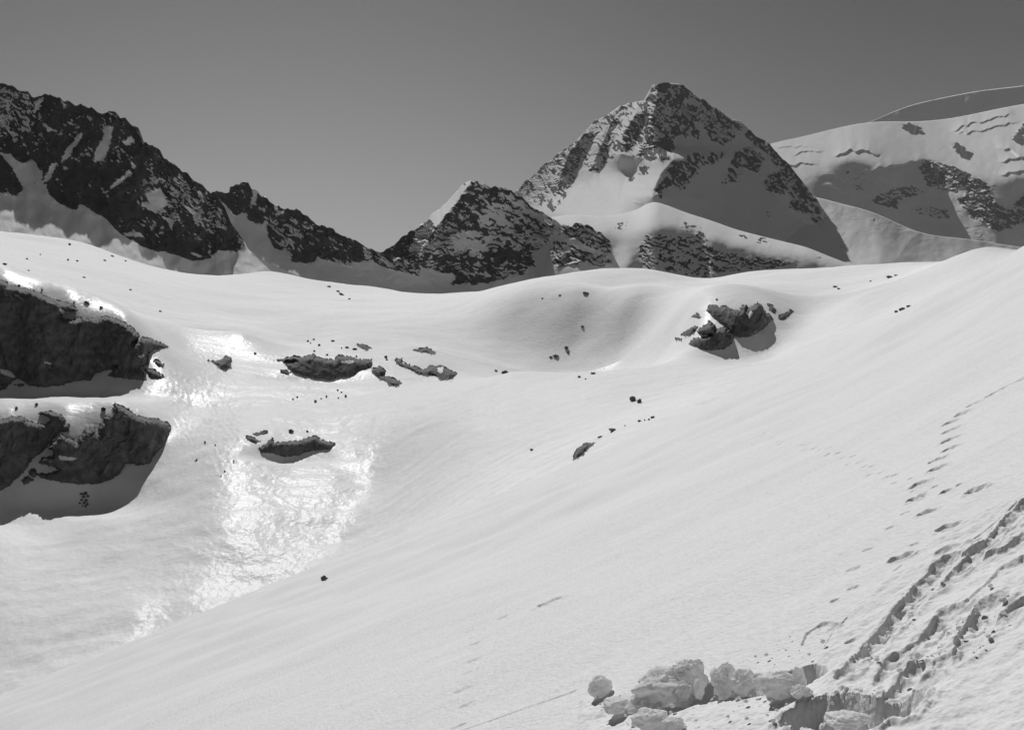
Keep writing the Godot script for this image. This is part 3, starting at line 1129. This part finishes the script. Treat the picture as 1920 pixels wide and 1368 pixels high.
	# ---- snowy foothills
	mountain("foothill", "lit snow mounds with dappled rock below the main peak", {
		x0 = 990.0, x1 = 1680.0, sd = 17, smooth = 14.0, rock = 0.0, jag = 0.0, local = 22, lean = Vector2(50, 20), relief = 4.0, swell = 4.0, soft = 3, grain = 14.0, grain_long = 16.0, grain_short = 6.0, mix = 1.3,
		ridge = pts([990, 415, 1033, 407, 1080, 402, 1107, 405, 1147, 405, 1190, 396, 1222, 376, 1250, 384, 1285, 398, 1333, 413, 1380, 430, 1430, 443, 1480, 455, 1513, 463, 1547, 477, 1580, 490, 1610, 500, 1680, 510]),
		base = pts([990, 500, 1100, 520, 1200, 530, 1320, 545, 1450, 530, 1680, 530]),
		far = pts([990, 1750, 1200, 1800, 1500, 1700, 1680, 1600]),
		steep = [[26.0, Z2.call([1400, 800, 1560, 800, 1580, 900, 1540, 1120, 1400, 1120])], [46.0, Z2.call([1560, 920, 1920, 900, 1920, 1200, 1540, 1200])], [42.0, Z3.call([0, 950, 200, 960, 400, 1040, 700, 1120, 0, 1200])]],
		areas = [[0.42, Z2.call([1550, 1000, 1600, 930, 1750, 930, 1850, 960, 1920, 960, 1920, 1180, 1800, 1150, 1600, 1120, 1550, 1060])],
			[0.5, Z3.call([0, 950, 100, 960, 200, 1010, 340, 1050, 500, 1060, 640, 1090, 500, 1120, 200, 1150, 0, 1180])],
			[0.45, Z3.call([0, 860, 100, 880, 160, 960, 60, 950, 0, 920])],
			[0.4, Z2.call([1700, 840, 1800, 850, 1920, 880, 1920, 920, 1800, 890])],
			[0.3, Z2.call([1400, 880, 1480, 830, 1530, 860, 1440, 910])],
			[0.22, Z3.call([230, 880, 350, 900, 560, 980, 780, 1040, 960, 1090, 800, 1070, 500, 1010, 300, 930])]],
	})
	# ---- main peak
	mountain("main_peak", "tall blunt main peak, sunlit snow gullies left and shaded face right", {
		x0 = 930.0, x1 = 1610.0, step = 1.4, sd = 23, rock = 0.04, jag = 1.6, runnel = 1.0, lean = Vector2(30, 50), relief = 7.0, swell = 4.0, soft = 2, soft_steep = 16, grain = 62.0, grain_long = 15.0, grain_short = 7.0, mix = 1.25, relief_long = 60.0, relief_short = 20.0,
		ridge = pts([930, 380, 970, 357, 980, 343, 1000, 327, 1023, 307, 1047, 288, 1077, 267, 1097, 245, 1117, 225, 1130, 221, 1143, 213, 1160, 198, 1180, 195, 1207, 188, 1215, 173, 1225, 160, 1243, 154, 1267, 156, 1283, 162, 1297, 173, 1313, 182, 1337, 200, 1360, 213, 1383, 227, 1397, 233, 1407, 245, 1423, 258, 1443, 270, 1460, 290, 1480, 308, 1497, 330, 1513, 352, 1530, 370, 1543, 390, 1557, 413, 1563, 430, 1570, 470, 1610, 495]),
		base = pts([930, 430, 1040, 430, 1240, 428, 1300, 445, 1400, 465, 1500, 490, 1610, 510]),
		far = pts([930, 3350, 1100, 3030, 1230, 2750, 1400, 2790, 1560, 2720, 1610, 2680]),
		steep = [[23.0, pts([960, 420, 1060, 350, 1110, 320, 1180, 330, 1225, 365, 1240, 380, 1300, 405, 1240, 440, 960, 440])], [45.0, pts([1240, 380, 1225, 365, 1262, 305, 1400, 330, 1540, 390, 1570, 465, 1480, 460, 1380, 430, 1330, 412, 1300, 400])]],
		spurs = [[pts([160, 1235, 200, 1228, 250, 1212, 290, 1200]), 90.0, 70.0, 60.0],
			[pts([300, 1262, 325, 1240, 350, 1227, 366, 1223]), 120.0, 60.0, 130.0],
			[pts([222, 1150, 262, 1132, 300, 1115, 320, 1105]), 50.0, 26.0, 20.0],
			[pts([215, 1192, 250, 1170, 285, 1163]), 55.0, 24.0, 26.0],
			[pts([250, 1095, 290, 1066, 330, 1050, 390, 1040]), 60.0, 50.0, 26.0],
			[pts([228, 1394, 250, 1400, 330, 1460, 420, 1545]), 50.0, 40.0, 90.0]],
		areas = [[0.36, Z4.call([20, 1020, 300, 740, 560, 530, 730, 370, 900, 260, 1130, 190, 1040, 420, 920, 640, 700, 860, 600, 760, 480, 960, 350, 1180])],
			[0.6, Z4.call([1130, 240, 1210, 90, 1300, 60, 1560, 100, 1560, 520, 1400, 520, 1350, 720, 1180, 740, 1070, 700, 920, 660, 940, 540, 1010, 400, 1090, 260])],
			[0.72, Z4.call([920, 640, 950, 520, 1020, 420, 1090, 380, 1140, 420, 1100, 560, 1010, 640, 940, 680])],
			[0.78, Z4.call([1070, 690, 1120, 600, 1250, 520, 1400, 600, 1380, 700, 1250, 670, 1180, 740])],
			[0.15, Z4.call([940, 680, 1050, 620, 1100, 580, 1060, 660, 1000, 710])],
			[0.7, Z4.call([430, 820, 480, 680, 560, 580, 600, 700, 560, 790, 460, 860])],
			[0.6, Z4.call([340, 940, 430, 880, 540, 880, 500, 960, 420, 1100, 350, 1180, 380, 1060])],
			[0.45, Z4.call([150, 900, 250, 890, 260, 940, 150, 930])],
			[0.4, Z4.call([350, 760, 440, 720, 430, 790, 360, 810])],
			[0.35, Z4.call([180, 1080, 320, 960, 340, 1040, 220, 1120])],
			[0.55, Z4.call([700, 690, 790, 600, 870, 460, 900, 480, 830, 600, 780, 680, 720, 710])],
			[0.55, Z4.call([800, 380, 900, 290, 1000, 250, 1010, 290, 900, 380, 820, 430])],
			[0.55, Z4.call([620, 770, 690, 730, 740, 800, 680, 850, 640, 810])],
			[0.5, Z4.call([850, 700, 890, 640, 900, 680, 860, 730])],
			[0.6, Z4.call([1070, 820, 1110, 770, 1190, 800, 1150, 860, 1080, 860])],
			[0.55, Z4.call([960, 920, 1040, 860, 1080, 870, 1000, 930])],
			[0.78, Z5.call([100, 880, 180, 780, 250, 650, 360, 650, 340, 740, 300, 800, 200, 860, 150, 930])],
			[0.6, Z5.call([300, 660, 390, 590, 640, 580, 620, 640, 460, 700, 340, 860, 480, 820, 300, 870, 260, 820])],
			[0.58, Z5.call([330, 180, 470, 180, 560, 240, 780, 400, 740, 440, 640, 540, 540, 500, 480, 400, 330, 280])],
			[0.65, Z5.call([270, 400, 330, 320, 460, 420, 440, 480, 330, 470])],
			[0.15, Z5.call([330, 180, 470, 190, 470, 230, 330, 230])],
			[0.72, Z5.call([620, 820, 690, 680, 720, 580, 830, 540, 940, 620, 900, 740, 780, 700, 720, 800])],
			[0.7, Z5.call([780, 440, 830, 420, 1000, 540, 1140, 680, 1250, 820, 1380, 1020, 1360, 1060, 1220, 1040, 1130, 1000, 1150, 880, 1060, 900, 920, 860, 960, 760, 1060, 720, 980, 620, 830, 500])],
			[0.8, Z5.call([1130, 700, 1250, 830, 1220, 880, 1150, 840])],
			[0.5, Z5.call([1280, 1060, 1400, 1080, 1490, 1140, 1420, 1140, 1390, 1170, 1330, 1130])],
			[0.3, Z5.call([920, 1020, 1000, 1040, 980, 1070, 920, 1060])]],
	})
	# ---- moraine at the foot of the glacier
	mountain("moraine", "lit snowy moraine slope in the gap right of the main peak", {
		x0 = 1480.0, x1 = 2200.0, sd = 29, smooth = 34.0, rock = 0.0, jag = 0.0, lean = Vector2(22, 30), relief = 2.0, swell = 4.0, mix = 0.8, by_slope = 0.05, soft = 2,
		ridge = pts([1480, 360, 1530, 368, 1580, 383, 1630, 393, 1680, 417, 1710, 432, 1747, 442, 1813, 447, 1873, 457, 1913, 463, 2200, 490]),
		base = pts([1480, 505, 1600, 508, 1750, 508, 1900, 520, 2200, 540]),
		far = pts([1480, 2850, 1560, 2780, 1650, 2720, 1900, 2720, 2200, 2700]),
		spurs = [[pts([440, 1715, 460, 1700, 490, 1678]), 25.0, 80.0, 160.0]],
		areas = [[0.24, Z3.call([760, 760, 900, 800, 1200, 860, 1300, 900, 1320, 930, 1100, 880, 860, 830])], [0.4, Z3.call([1240, 870, 1310, 905, 1310, 935, 1260, 910])], [0.25, Z3.call([850, 880, 920, 900, 960, 1080, 880, 1020])]],
	})
	# ---- glacier dome
	mountain("glacier", "broad lit glacier dome with ice steps and shaded rock below", {
		x0 = 1400.0, x1 = 2250.0, sd = 33, smooth = 34.0, rock = 0.0, jag = 0.0, lean = Vector2(36, 27), relief = 5.0, swell = 3.0, soft_far = 9, soft = 2, soft_steep = 8, grain = 25.0, mix = 1.2, grain_long = 18.0, grain_short = 7.0,
		ridge = pts([1400, 285, 1443, 268, 1480, 262, 1530, 250, 1580, 237, 1620, 230, 1640, 227, 1700, 228, 1747, 227, 1813, 217, 1863, 205, 1920, 195, 2050, 170, 2250, 140]),
		base = pts([1400, 380, 1530, 395, 1630, 415, 1710, 450, 1813, 465, 1920, 480, 2250, 510]),
		far = pts([1400, 4700, 1600, 4800, 1900, 5000, 2250, 5200]),
		# ice cliffs: brow line, metres, how far back the brow swells
		steps = [[pts([1790, 245, 1820, 231, 1847, 228, 1867, 218, 1895, 214]), 34.0, 14.0], [pts([1802, 250, 1847, 244, 1867, 235, 1905, 229]), 30.0, 10.0],
			[pts([1474, 312, 1500, 306, 1526, 308]), 24.0, 12.0], [pts([1490, 289, 1512, 284, 1540, 282]), 20.0, 10.0], [pts([1548, 327, 1562, 328, 1580, 336]), 20.0, 10.0], [pts([1552, 347, 1575, 352, 1598, 361]), 20.0, 9.0],
			[pts([1570, 292, 1590, 281, 1630, 281, 1646, 292]), 40.0, 14.0], [pts([1876, 277, 1897, 280, 1918, 298]), 34.0, 12.0], [pts([1880, 302, 1900, 297, 1960, 290]), 30.0, 10.0], [pts([1640, 318, 1660, 312, 1700, 306, 1726, 300]), 26.0, 12.0], [pts([1880, 327, 1900, 322, 1960, 316]), 24.0, 12.0], [pts([1455, 275, 1490, 274, 1520, 276]), 16.0, 8.0]],
		steep = [[42.0, Z3.call([700, 640, 820, 540, 960, 500, 1090, 540, 1200, 530, 1340, 510, 1430, 525, 1600, 600, 1790, 630, 1920, 600, 2700, 490, 2700, 1300, 1600, 1050, 1050, 860, 700, 760])],
			[56.0, Z3.call([860, 600, 930, 520, 1050, 520, 1090, 560, 1200, 550, 1340, 520, 1430, 535, 1600, 610, 1790, 640, 1920, 610, 2700, 500, 2700, 1300, 1600, 1050, 1050, 860, 860, 760])]],
		areas = [[0.75, Z3.call([1330, 560, 1360, 510, 1500, 530, 1700, 630, 1760, 740, 1840, 790, 1920, 700, 2500, 600, 2500, 900, 1920, 860, 1830, 900, 1780, 910, 1640, 840, 1560, 750, 1540, 690, 1380, 650])],
			[0.62, Z3.call([1060, 740, 1130, 690, 1300, 650, 1360, 690, 1240, 730, 1200, 790])],
			[0.4, Z3.call([1300, 780, 1360, 760, 1500, 790, 1500, 850, 1320, 810])],
			[0.8, Z3.call([1230, 330, 1270, 295, 1330, 310, 1372, 362, 1300, 365])],
			[0.8, Z3.call([1515, 440, 1540, 405, 1600, 450, 1650, 480, 1600, 515])],
			[0.8, Z3.call([1850, 390, 1920, 300, 2300, 260, 2300, 420, 1920, 430])],
			[0.15, Z3.call([900, 560, 1060, 560, 1060, 680, 960, 680])],
			[0.1, Z3.call([1560, 640, 1600, 660, 1580, 740, 1540, 680])]],
	})
	# ---- far ridge
	mountain("far_ridge", "shaded snow ridge on the right skyline beyond the glacier", {
		x0 = 1610.0, x1 = 2300.0, sd = 39, smooth = 34.0, rock = 0.06, jag = 0.0, lean = Vector2(54, 52), relief = 2.0, swell = 4.0, step = 2.2,
		ridge = pts([1610, 238, 1640, 226, 1667, 212, 1690, 202, 1733, 190, 1793, 178, 1850, 167, 1887, 165, 1920, 160, 2050, 140, 2300, 120]),
		base = pts([1610, 250, 1700, 250, 1920, 230, 2300, 190]),
		far = pts([1610, 7400, 1900, 7300, 2300, 7200]),
	})

func rocks() -> void:
	var A := func(a): return trace(0, 500, 0.19, a)
	var B := func(a): return trace(0, 720, 0.212, a)
	var C := func(a): return trace(300, 580, 0.33333, a)
	var J := func(a): return trace(1240, 530, 0.14583, a)
	var K := func(a): return trace(740, 480, 0.39583, a)
	outcrop("cliff", "largest dark cliff at the left edge, above the shaded snow bench", A.call([-1600, 0, -800, 60, 0, 135, 40, 140, 90, 185, 150, 190, 230, 215, 300, 220, 375, 255, 500, 320, 600, 345, 700, 370, 760, 430, 690, 440, 620, 470, 580, 500, 680, 515, 760, 520, 820, 490, 960, 515, 1030, 485, 1120, 510, 1220, 545, 1300, 600, 1370, 680, 1320, 760, 1400, 700, 1480, 710, 1600, 760, 1650, 790, 1610, 805, 1520, 815, 1450, 860, 1475, 930, 1440, 960, 1350, 1000, 1420, 1060, 1450, 1100, 1440, 1120, 1300, 1110, 1060, 1080, 1150, 980, 1000, 1030, 920, 1060, 900, 1120, 780, 1120, 690, 1140, 600, 1170, 400, 1185, 280, 1170, 210, 1120, 160, 1100, 100, 1150, 50, 1200, 0, 1215, -1600, 1300]),
		{bulge = 9.0, wide = 2.2, relief = 7.0, grain = 26.0, category = "cliff", holes = [A.call([580, 405, 625, 440, 690, 445, 620, 470, 600, 460]), A.call([0, 1010, 90, 1030, 155, 1095, 60, 1070, 0, 1040]), A.call([440, 940, 500, 945, 490, 960, 440, 958]), A.call([1370, 880, 1400, 865, 1430, 880, 1390, 905])]})
	outcrop("rock", "dark oblong rock at the right foot of the largest cliff", A.call([1430, 1010, 1500, 1010, 1560, 1040, 1612, 1085, 1595, 1112, 1470, 1100, 1450, 1060]), {bulge = 4.0, wide = 4.0})
	outcrop("rock", "small dark rock right of the largest cliff, above the oblong one", A.call([1515, 925, 1545, 915, 1612, 965, 1600, 1000, 1530, 965]), {bulge = 3.0, wide = 3.0})
	outcrop("cliff", "dark cliff at the left edge under the snow bench, cut by a snow strip", B.call([-1300, 300, -600, 330, 0, 320, 100, 290, 210, 290, 240, 330, 330, 350, 400, 355, 440, 310, 400, 270, 330, 260, 440, 240, 530, 270, 570, 310, 570, 355, 610, 365, 600, 420, 540, 425, 510, 440, 430, 530, 370, 600, 280, 660, 240, 730, 190, 800, 110, 860, 90, 890, 0, 940, -1300, 1000]), {bulge = 7.0, wide = 2.2, relief = 6.0, grain = 22.0, category = "cliff"})
	outcrop("cliff", "broad dark cliff with a pointed top and a scooped shadow below", B.call([1010, 170, 1100, 210, 1190, 270, 1250, 290, 1330, 310, 1380, 305, 1480, 345, 1505, 385, 1480, 480, 1430, 560, 1370, 610, 1330, 690, 1260, 715, 1180, 710, 1110, 700, 1060, 780, 980, 840, 850, 880, 700, 885, 560, 870, 450, 850, 340, 820, 330, 790, 430, 790, 520, 755, 440, 720, 350, 690, 370, 650, 460, 640, 470, 600, 420, 560, 450, 530, 540, 440, 590, 480, 640, 490, 680, 525, 690, 480, 760, 400, 830, 390, 860, 430, 880, 360, 910, 340, 920, 290, 990, 250]),
		{bulge = 11.0, wide = 2.2, relief = 7.0, grain = 24.0, category = "cliff", holes = [B.call([510, 625, 560, 645, 690, 655, 620, 675, 530, 665])]})
	outcrop("rock", "dark rock between the two lower cliffs, at the snow strip's foot", B.call([250, 770, 290, 745, 335, 800, 300, 830, 255, 805]), {bulge = 3.0, wide = 3.0})
	outcrop("rock", "jagged dark rock lowest in the snow strip between the two lower cliffs", B.call([190, 850, 240, 812, 295, 850, 205, 895]), {bulge = 3.0, wide = 3.0})
	outcrop("rock", "short dark rock alone in the gully right of the largest cliff", C.call([265, 290, 330, 290, 370, 262, 398, 275, 398, 330, 360, 352, 330, 335, 310, 305]), {bulge = 5.0, wide = 4.0, relief = 2.0})
	outcrop("rock_outcrop", "wide lens of dark rock left of centre over a shaded hollow", C.call([640, 290, 750, 265, 800, 270, 860, 252, 880, 270, 980, 285, 1000, 260, 1060, 265, 1110, 280, 1190, 285, 1190, 325, 1120, 345, 1080, 375, 1000, 380, 960, 395, 870, 385, 800, 370, 730, 345, 700, 310, 760, 290, 700, 290]), {bulge = 9.0, wide = 2.0, relief = 4.0, grain = 16.0, holes = [C.call([1010, 290, 1090, 290, 1090, 300, 1020, 300])]})
	outcrop("rock_outcrop", "dark rock stepping down to the right end of the wide lens of rock", C.call([1195, 335, 1240, 320, 1265, 345, 1250, 375, 1300, 385, 1355, 410, 1345, 437, 1290, 432, 1265, 400, 1225, 390, 1195, 355]), {bulge = 5.0, wide = 4.0, relief = 2.0})
	outcrop("rock_outcrop", "slanting dark outcrop with a snow tongue, nearest the picture's centre", C.call([1325, 280, 1360, 278, 1362, 300, 1440, 325, 1480, 340, 1520, 320, 1590, 320, 1665, 360, 1640, 398, 1570, 398, 1550, 372, 1500, 378, 1440, 362, 1400, 335, 1330, 312]), {bulge = 6.0, wide = 2.5, relief = 2.5, holes = [C.call([1560, 330, 1590, 325, 1590, 360, 1565, 355])]})
	outcrop("rock_outcrop", "thin jagged dark rock above the slanting outcrop", C.call([1425, 230, 1460, 222, 1500, 213, 1545, 240, 1545, 254, 1500, 246, 1440, 238]), {bulge = 3.0, wide = 3.0})
	outcrop("rock_outcrop", "flat dark rock on the crest above the wide lens of rock", C.call([1110, 195, 1145, 200, 1188, 218, 1170, 230, 1125, 222]), {bulge = 3.0, wide = 3.0})
	outcrop("rock_outcrop", "long low dark outcrop in the hollow, over a crescent of shadow", C.call([555, 785, 590, 760, 630, 725, 640, 750, 720, 745, 780, 740, 870, 710, 900, 730, 985, 757, 960, 782, 880, 790, 820, 800, 780, 820, 700, 828, 650, 812, 600, 800, 570, 812]), {bulge = 8.0, wide = 2.0, relief = 4.0, grain = 14.0})
	outcrop("rock_outcrop", "thin dark sliver of rock above the long low outcrop", C.call([525, 702, 600, 680, 603, 696, 540, 714]), {bulge = 3.0, wide = 3.0})
	outcrop("rock_outcrop", "small dark rock at the left tip of the long low outcrop", C.call([485, 715, 525, 718, 560, 740, 540, 756, 490, 738]), {bulge = 3.0, wide = 3.0})
	outcrop("rock", "small dark rock in the shaded hollow left of the wide lens", C.call([682, 342, 735, 352, 720, 370, 676, 358]), {bulge = 3.0, wide = 3.0})
	outcrop("rock_knoll", "big domed dark rock knoll right of centre, capped with snow", J.call([580, 355, 620, 290, 680, 285, 760, 310, 830, 300, 890, 330, 940, 350, 1010, 350, 1040, 290, 1100, 290, 1110, 330, 1180, 300, 1240, 250, 1300, 310, 1330, 370, 1400, 410, 1435, 470, 1390, 510, 1330, 580, 1200, 660, 1120, 695, 1040, 700, 920, 690, 890, 640, 870, 600, 820, 560, 740, 500, 660, 430]), {bulge = 12.0, wide = 2.5, relief = 5.0, grain = 14.0, step = 1.2, holes = [J.call([1090, 390, 1150, 355, 1185, 400, 1140, 448])]})
	outcrop("rock_knoll", "rounded dark rock below and left of the big domed knoll", J.call([360, 780, 420, 710, 540, 705, 650, 660, 590, 680, 480, 640, 460, 620, 540, 560, 600, 530, 620, 490, 690, 540, 700, 600, 760, 590, 800, 570, 840, 590, 880, 650, 930, 720, 900, 790, 820, 850, 650, 870, 480, 840, 390, 810]), {bulge = 9.0, wide = 2.0, relief = 4.0, grain = 12.0, step = 1.2})
	outcrop("rock", "narrow slanted dark rock at the left shoulder of the knoll", J.call([265, 662, 320, 620, 400, 565, 470, 562, 450, 610, 400, 672, 330, 697]), {bulge = 4.0, wide = 3.0, step = 1.2})
	outcrop("rock", "dark rock lying in the snow just right of the knoll", J.call([1498, 462, 1530, 420, 1620, 390, 1660, 348, 1698, 375, 1640, 432, 1560, 484]), {bulge = 5.0, wide = 3.0, step = 1.2})
	outcrop("rock", "thin dark rock on the knoll's right shoulder", J.call([1365, 268, 1420, 285, 1475, 360, 1460, 395, 1395, 372, 1390, 330]), {bulge = 4.0, wide = 3.0, step = 1.2})
	outcrop("rock", "flat dark rock at the leftmost foot of the knoll", J.call([193, 712, 293, 712, 260, 745, 200, 745]), {bulge = 3.0, wide = 2.5, step = 1.2})
	outcrop("rock", "small dark rock in the snow of the knoll's upper left side", J.call([395, 432, 460, 395, 525, 440, 480, 465]), {bulge = 3.0, wide = 2.5, step = 1.2})
	outcrop("rock", "dark rock with a pointed lower end against the near slope's edge", K.call([846, 970, 850, 938, 870, 908, 905, 886, 950, 886, 922, 906, 892, 942]), {bulge = 6.0, wide = 3.0, step = 1.2})

func clods() -> void:
	clod("large shaded heap of dug snow, left end of the pit", 1246, 1304, 134, 48, 0.32, 0.6)
	clod("upright snow hump rising from the top of the large heap", 1288, 1286, 66, 52, 0.34, 0.7)
	clod("round snow ball lying alone left of the large heap", 1125, 1298, 44, 32, 0.2, 0.9)
	clod("pointed snow clod in front of the large heap", 1281, 1304, 36, 28, 0.28)
	clod("thin upright snow clod between the heap and the tallest lit clod", 1311, 1300, 22, 32, 0.25)
	clod("tallest lit snow clod in the middle of the pit's edge", 1356, 1291, 52, 46, 0.36)
	clod("rounded lit snow clod right beside the tallest lit one", 1394, 1289, 44, 34, 0.32)
	clod("small lit snow clod between the rounded one and the lumpy cluster", 1424, 1285, 26, 20, 0.3)
	clod("lumpy cluster of snow at the right end of the pit", 1466, 1297, 70, 40, 0.34)
	clod("upright snow knob on the right of the lumpy cluster", 1497, 1290, 28, 40, 0.28)
	clod("small snow clod below the lumpy cluster, beside the second pit", 1504, 1308, 36, 22, 0.35)
	clod("flat snow clod below the round ball", 1153, 1328, 56, 20, 0.28)
	clod("rough snow clod in front of the heap, low in the picture", 1205, 1332, 62, 30, 0.34)
	clod("low snow clod at the bottom edge under the heap", 1222, 1364, 66, 34, 0.3)
	clod("small snow clod at the bottom edge right of the low one", 1262, 1364, 40, 20, 0.32)
	clod("wedge of snow slab at the near lip of the second pit", 1590, 1356, 80, 22, 0.26)
	# crumbs thrown out of the pits and tracks
	var st := SurfaceTool.new()
	st.begin(Mesh.PRIMITIVE_TRIANGLES)
	var kinds := []
	for k in 4: kinds.append(lump_mesh(Vector3.ONE, 300 + k, 0.35, 8, 6))
	var strips := [[1100, 1300, 1200, 1340, 60], [1190, 1325, 1320, 1340, 60], [1300, 1300, 1520, 1310, 70], [1500, 1300, 1700, 1300, 60], [1600, 1260, 1800, 1060, 90], [1700, 1260, 1880, 1080, 90], [1420, 1225, 1560, 1215, 40], [1760, 1260, 1920, 1120, 60], [1280, 1345, 1480, 1350, 40]]
	for q in strips:
		for k in int(q[4] * 0.3):
			var f := rng.randf()
			var px: float = lerpf(q[0], q[2], f) + rng.randfn(0.0, 14.0)
			var py: float = lerpf(q[1], q[3], f) + rng.randfn(0.0, 11.0)
			if py > 1385.0 or py < 1000.0:
				continue
			var p := fs_at(px, py)
			var size := 0.003 + 0.010 * pow(rng.randf(), 2.5)
			var bs := Basis.from_euler(Vector3(rng.randf() * 6.0, rng.randf() * 6.0, 0)).scaled(Vector3(size, size * 0.8, size))
			st.append_from(kinds[k % 4], 0, Transform3D(bs, p + Vector3(0, size * 0.3 + 0.004, 0)))
	var crumbs := part("snow_crumbs", st.commit(), M.clod_snow, self)
	tag(crumbs, "loose crumbs of snow strewn around the pits and ski tracks", "snow crumbs", "", "stuff")

const PLACES := ["leftmost", "second from the left", "third from the left", "fourth from the left", "fifth from the left", "sixth from the left", "seventh from the left", "eighth from the left", "ninth from the left", "tenth from the left", "eleventh from the left", "twelfth from the left", "thirteenth from the left", "fourteenth from the left", "fifteenth from the left"]

func scatter(what: String, group: String, list: Array) -> void:
	list.sort_custom(func(a, b): return a[0] < b[0])
	for k in list.size():
		var s: Array = list[k]
		var label := what
		if list.size() > 1:
			label = "%s of the %s" % [PLACES[k] if k < list.size() - 1 else "rightmost", what]
		stone(label, s[0], s[1], s[2], s[3], group, s[4] if s.size() > 4 else 0.0)

func stones() -> void:
	scatter("dark stones just above the largest cliff", "stones above the largest cliff", [[157, 520, 6, 3, -15], [162, 567, 12, 4, -20], [189, 576, 8, 4, -20], [138, 567, 4, 4], [35, 535, 6, 4, -10], [78, 543, 4, 4]])
	scatter("tiny stones on open snow right of the largest cliff", "stones on the open snow right of the cliff top", [[244, 543, 5, 2.5], [300, 583, 5, 2.5]])
	scatter("tiny stones on snow under the dark mountain", "stones on the snowfield under the dark mountain", [[130, 458, 5, 5], [144, 489, 5, 3], [127, 487, 4, 4], [210, 480, 7, 3, -15], [196, 488, 6, 3, -15], [235, 489, 4, 3], [8, 495, 9, 4], [53, 507, 4, 2.5], [75, 477, 3, 2.5], [155, 450, 5, 3], [290, 497, 4, 2.5], [50, 485, 4, 3]])
	scatter("dark stones at the broken ridge's foot", "stones at the foot of the second ridge", [[480, 481, 6, 4], [500, 484, 9, 4], [617, 537, 7, 3], [634, 546, 8, 3, -20], [640, 552, 12, 4, -25], [464, 483, 5, 3], [460, 507, 6, 2.5], [655, 560, 6, 2.5]])
	scatter("dark stones in shade at the largest cliff's foot", "stones at the foot of the largest cliff", [[38, 722, 14, 6], [28, 721, 4, 3]])
	scatter("dark stones on the sunlit bench between cliffs", "stones on the sunlit bench", [[30, 765, 7, 5], [68, 758, 6, 5], [193, 767, 9, 7, 30]])
	scatter("rubble stones in shaded snow below the pointed cliff", "rubble below the pointed cliff", [[152, 926, 7, 4], [160, 925, 8, 6], [156, 931, 6, 5], [164, 930, 6, 4], [152, 937, 5, 4], [161, 938, 6, 6], [157, 943, 6, 5], [163, 945, 5, 5], [149, 943, 4, 4], [160, 949, 5, 4], [154, 948, 3, 3]])
	scatter("small stones above the wide rock lens", "stones above the wide lens of rock", [[624, 639, 8, 3.5], [598, 647, 6, 4], [577, 639, 5, 3], [588, 636, 5, 2.5], [582, 643, 3, 2.5], [640, 652, 3, 3], [650, 651, 7, 3.5], [665, 654, 10, 4], [589, 658, 5, 3], [668, 668, 4, 3.5], [613, 665, 5, 3], [640, 669, 4, 3], [478, 662, 6, 3], [723, 669, 6, 5], [725, 674, 4, 3]])
	scatter("small stones below the wide rock lens", "stones below the wide lens of rock", [[591, 752, 6, 5], [612, 743, 4, 4], [648, 742, 5, 5], [634, 746, 3, 3], [633, 731, 4, 3], [640, 735, 4, 2.5], [549, 748, 4, 3], [557, 744, 4, 3], [602, 747, 4, 2.5]])
	scatter("dark stones above the long low outcrop", "stones above the long low outcrop", [[545, 808, 11, 7], [576, 808, 5, 3]])
	scatter("small stones among the avalanche debris", "stones in the avalanche debris", [[384, 829, 4, 5], [368, 862, 4, 4], [366, 864, 3, 3], [421, 883, 4, 3], [403, 834, 3, 3], [414, 892, 3, 2.5], [438, 864, 3, 4]])
	scatter("dark stones right of the slanting outcrop", "stones right of the slanting outcrop", [[946, 698, 15, 6, 10], [930, 695, 6, 4]])
	scatter("dark stones in the snowy mound left of the knoll", "stones in the mound left of the knoll", [[1043, 667, 13, 5], [1062, 652, 9, 6, -30], [1033, 669, 8, 3], [1065, 660, 5, 4]])
	scatter("dark stones high on the half-shaded bank", "stones high on the bank", [[1098, 549, 13, 4], [1050, 553, 6, 2], [1017, 559, 4, 2]])
	scatter("dark stones at the half-shaded bank's foot", "stones at the foot of the bank", [[1092, 612, 7, 4], [1112, 700, 10, 4], [1086, 706, 6, 4], [1098, 710, 4, 2]])
	scatter("paired dark boulders above the pointed rock", "pair of boulders above the pointed rock", [[1187, 748, 13, 9], [1199, 752, 10, 8]])
	scatter("stones in the row behind the pointed rock", "row of stones above the pointed rock", [[1199, 789, 8, 4], [1209, 787, 4, 2.5], [1217, 786, 5, 3], [1224, 782, 9, 4, 15], [1149, 806, 18, 5, 14], [1172, 798, 4, 2], [1125, 819, 10, 3, 14]])
	scatter("tiny dark stone alone on the open snow left of the pointed rock", "stone left of the pointed rock", [[997, 843, 7, 4]])
	scatter("tiny dark stone on the snow cap over the knoll", "stone on the knoll's snow cap", [[1344, 561, 5, 3]])
	scatter("dark stones at the near slope's far edge", "stones at the near slope's far edge", [[1704, 574, 8, 4, 20], [1692, 579, 14, 4, 25], [1681, 584, 8, 3, 25]])
	scatter("thin dark stones on the snow right of the knoll", "stones high right of the knoll", [[1566, 537, 10, 3], [1573, 541, 8, 2.5], [1668, 519, 14, 4, 15], [1680, 516, 8, 3, 10], [1633, 527, 5, 2.5]])
	# one stone on the near slope
	var p := fs_at(607, 1084)
	var mp := -p.z / F
	var m := part(numbered("stone"), lump_mesh(Vector3(6.0, 4.5, 5.0) * mp, 77, 0.4, 14, 9), M.rock, self)
	m.position = p
	tag(m, "dark stone alone on the near slope, low on the left", "stone")
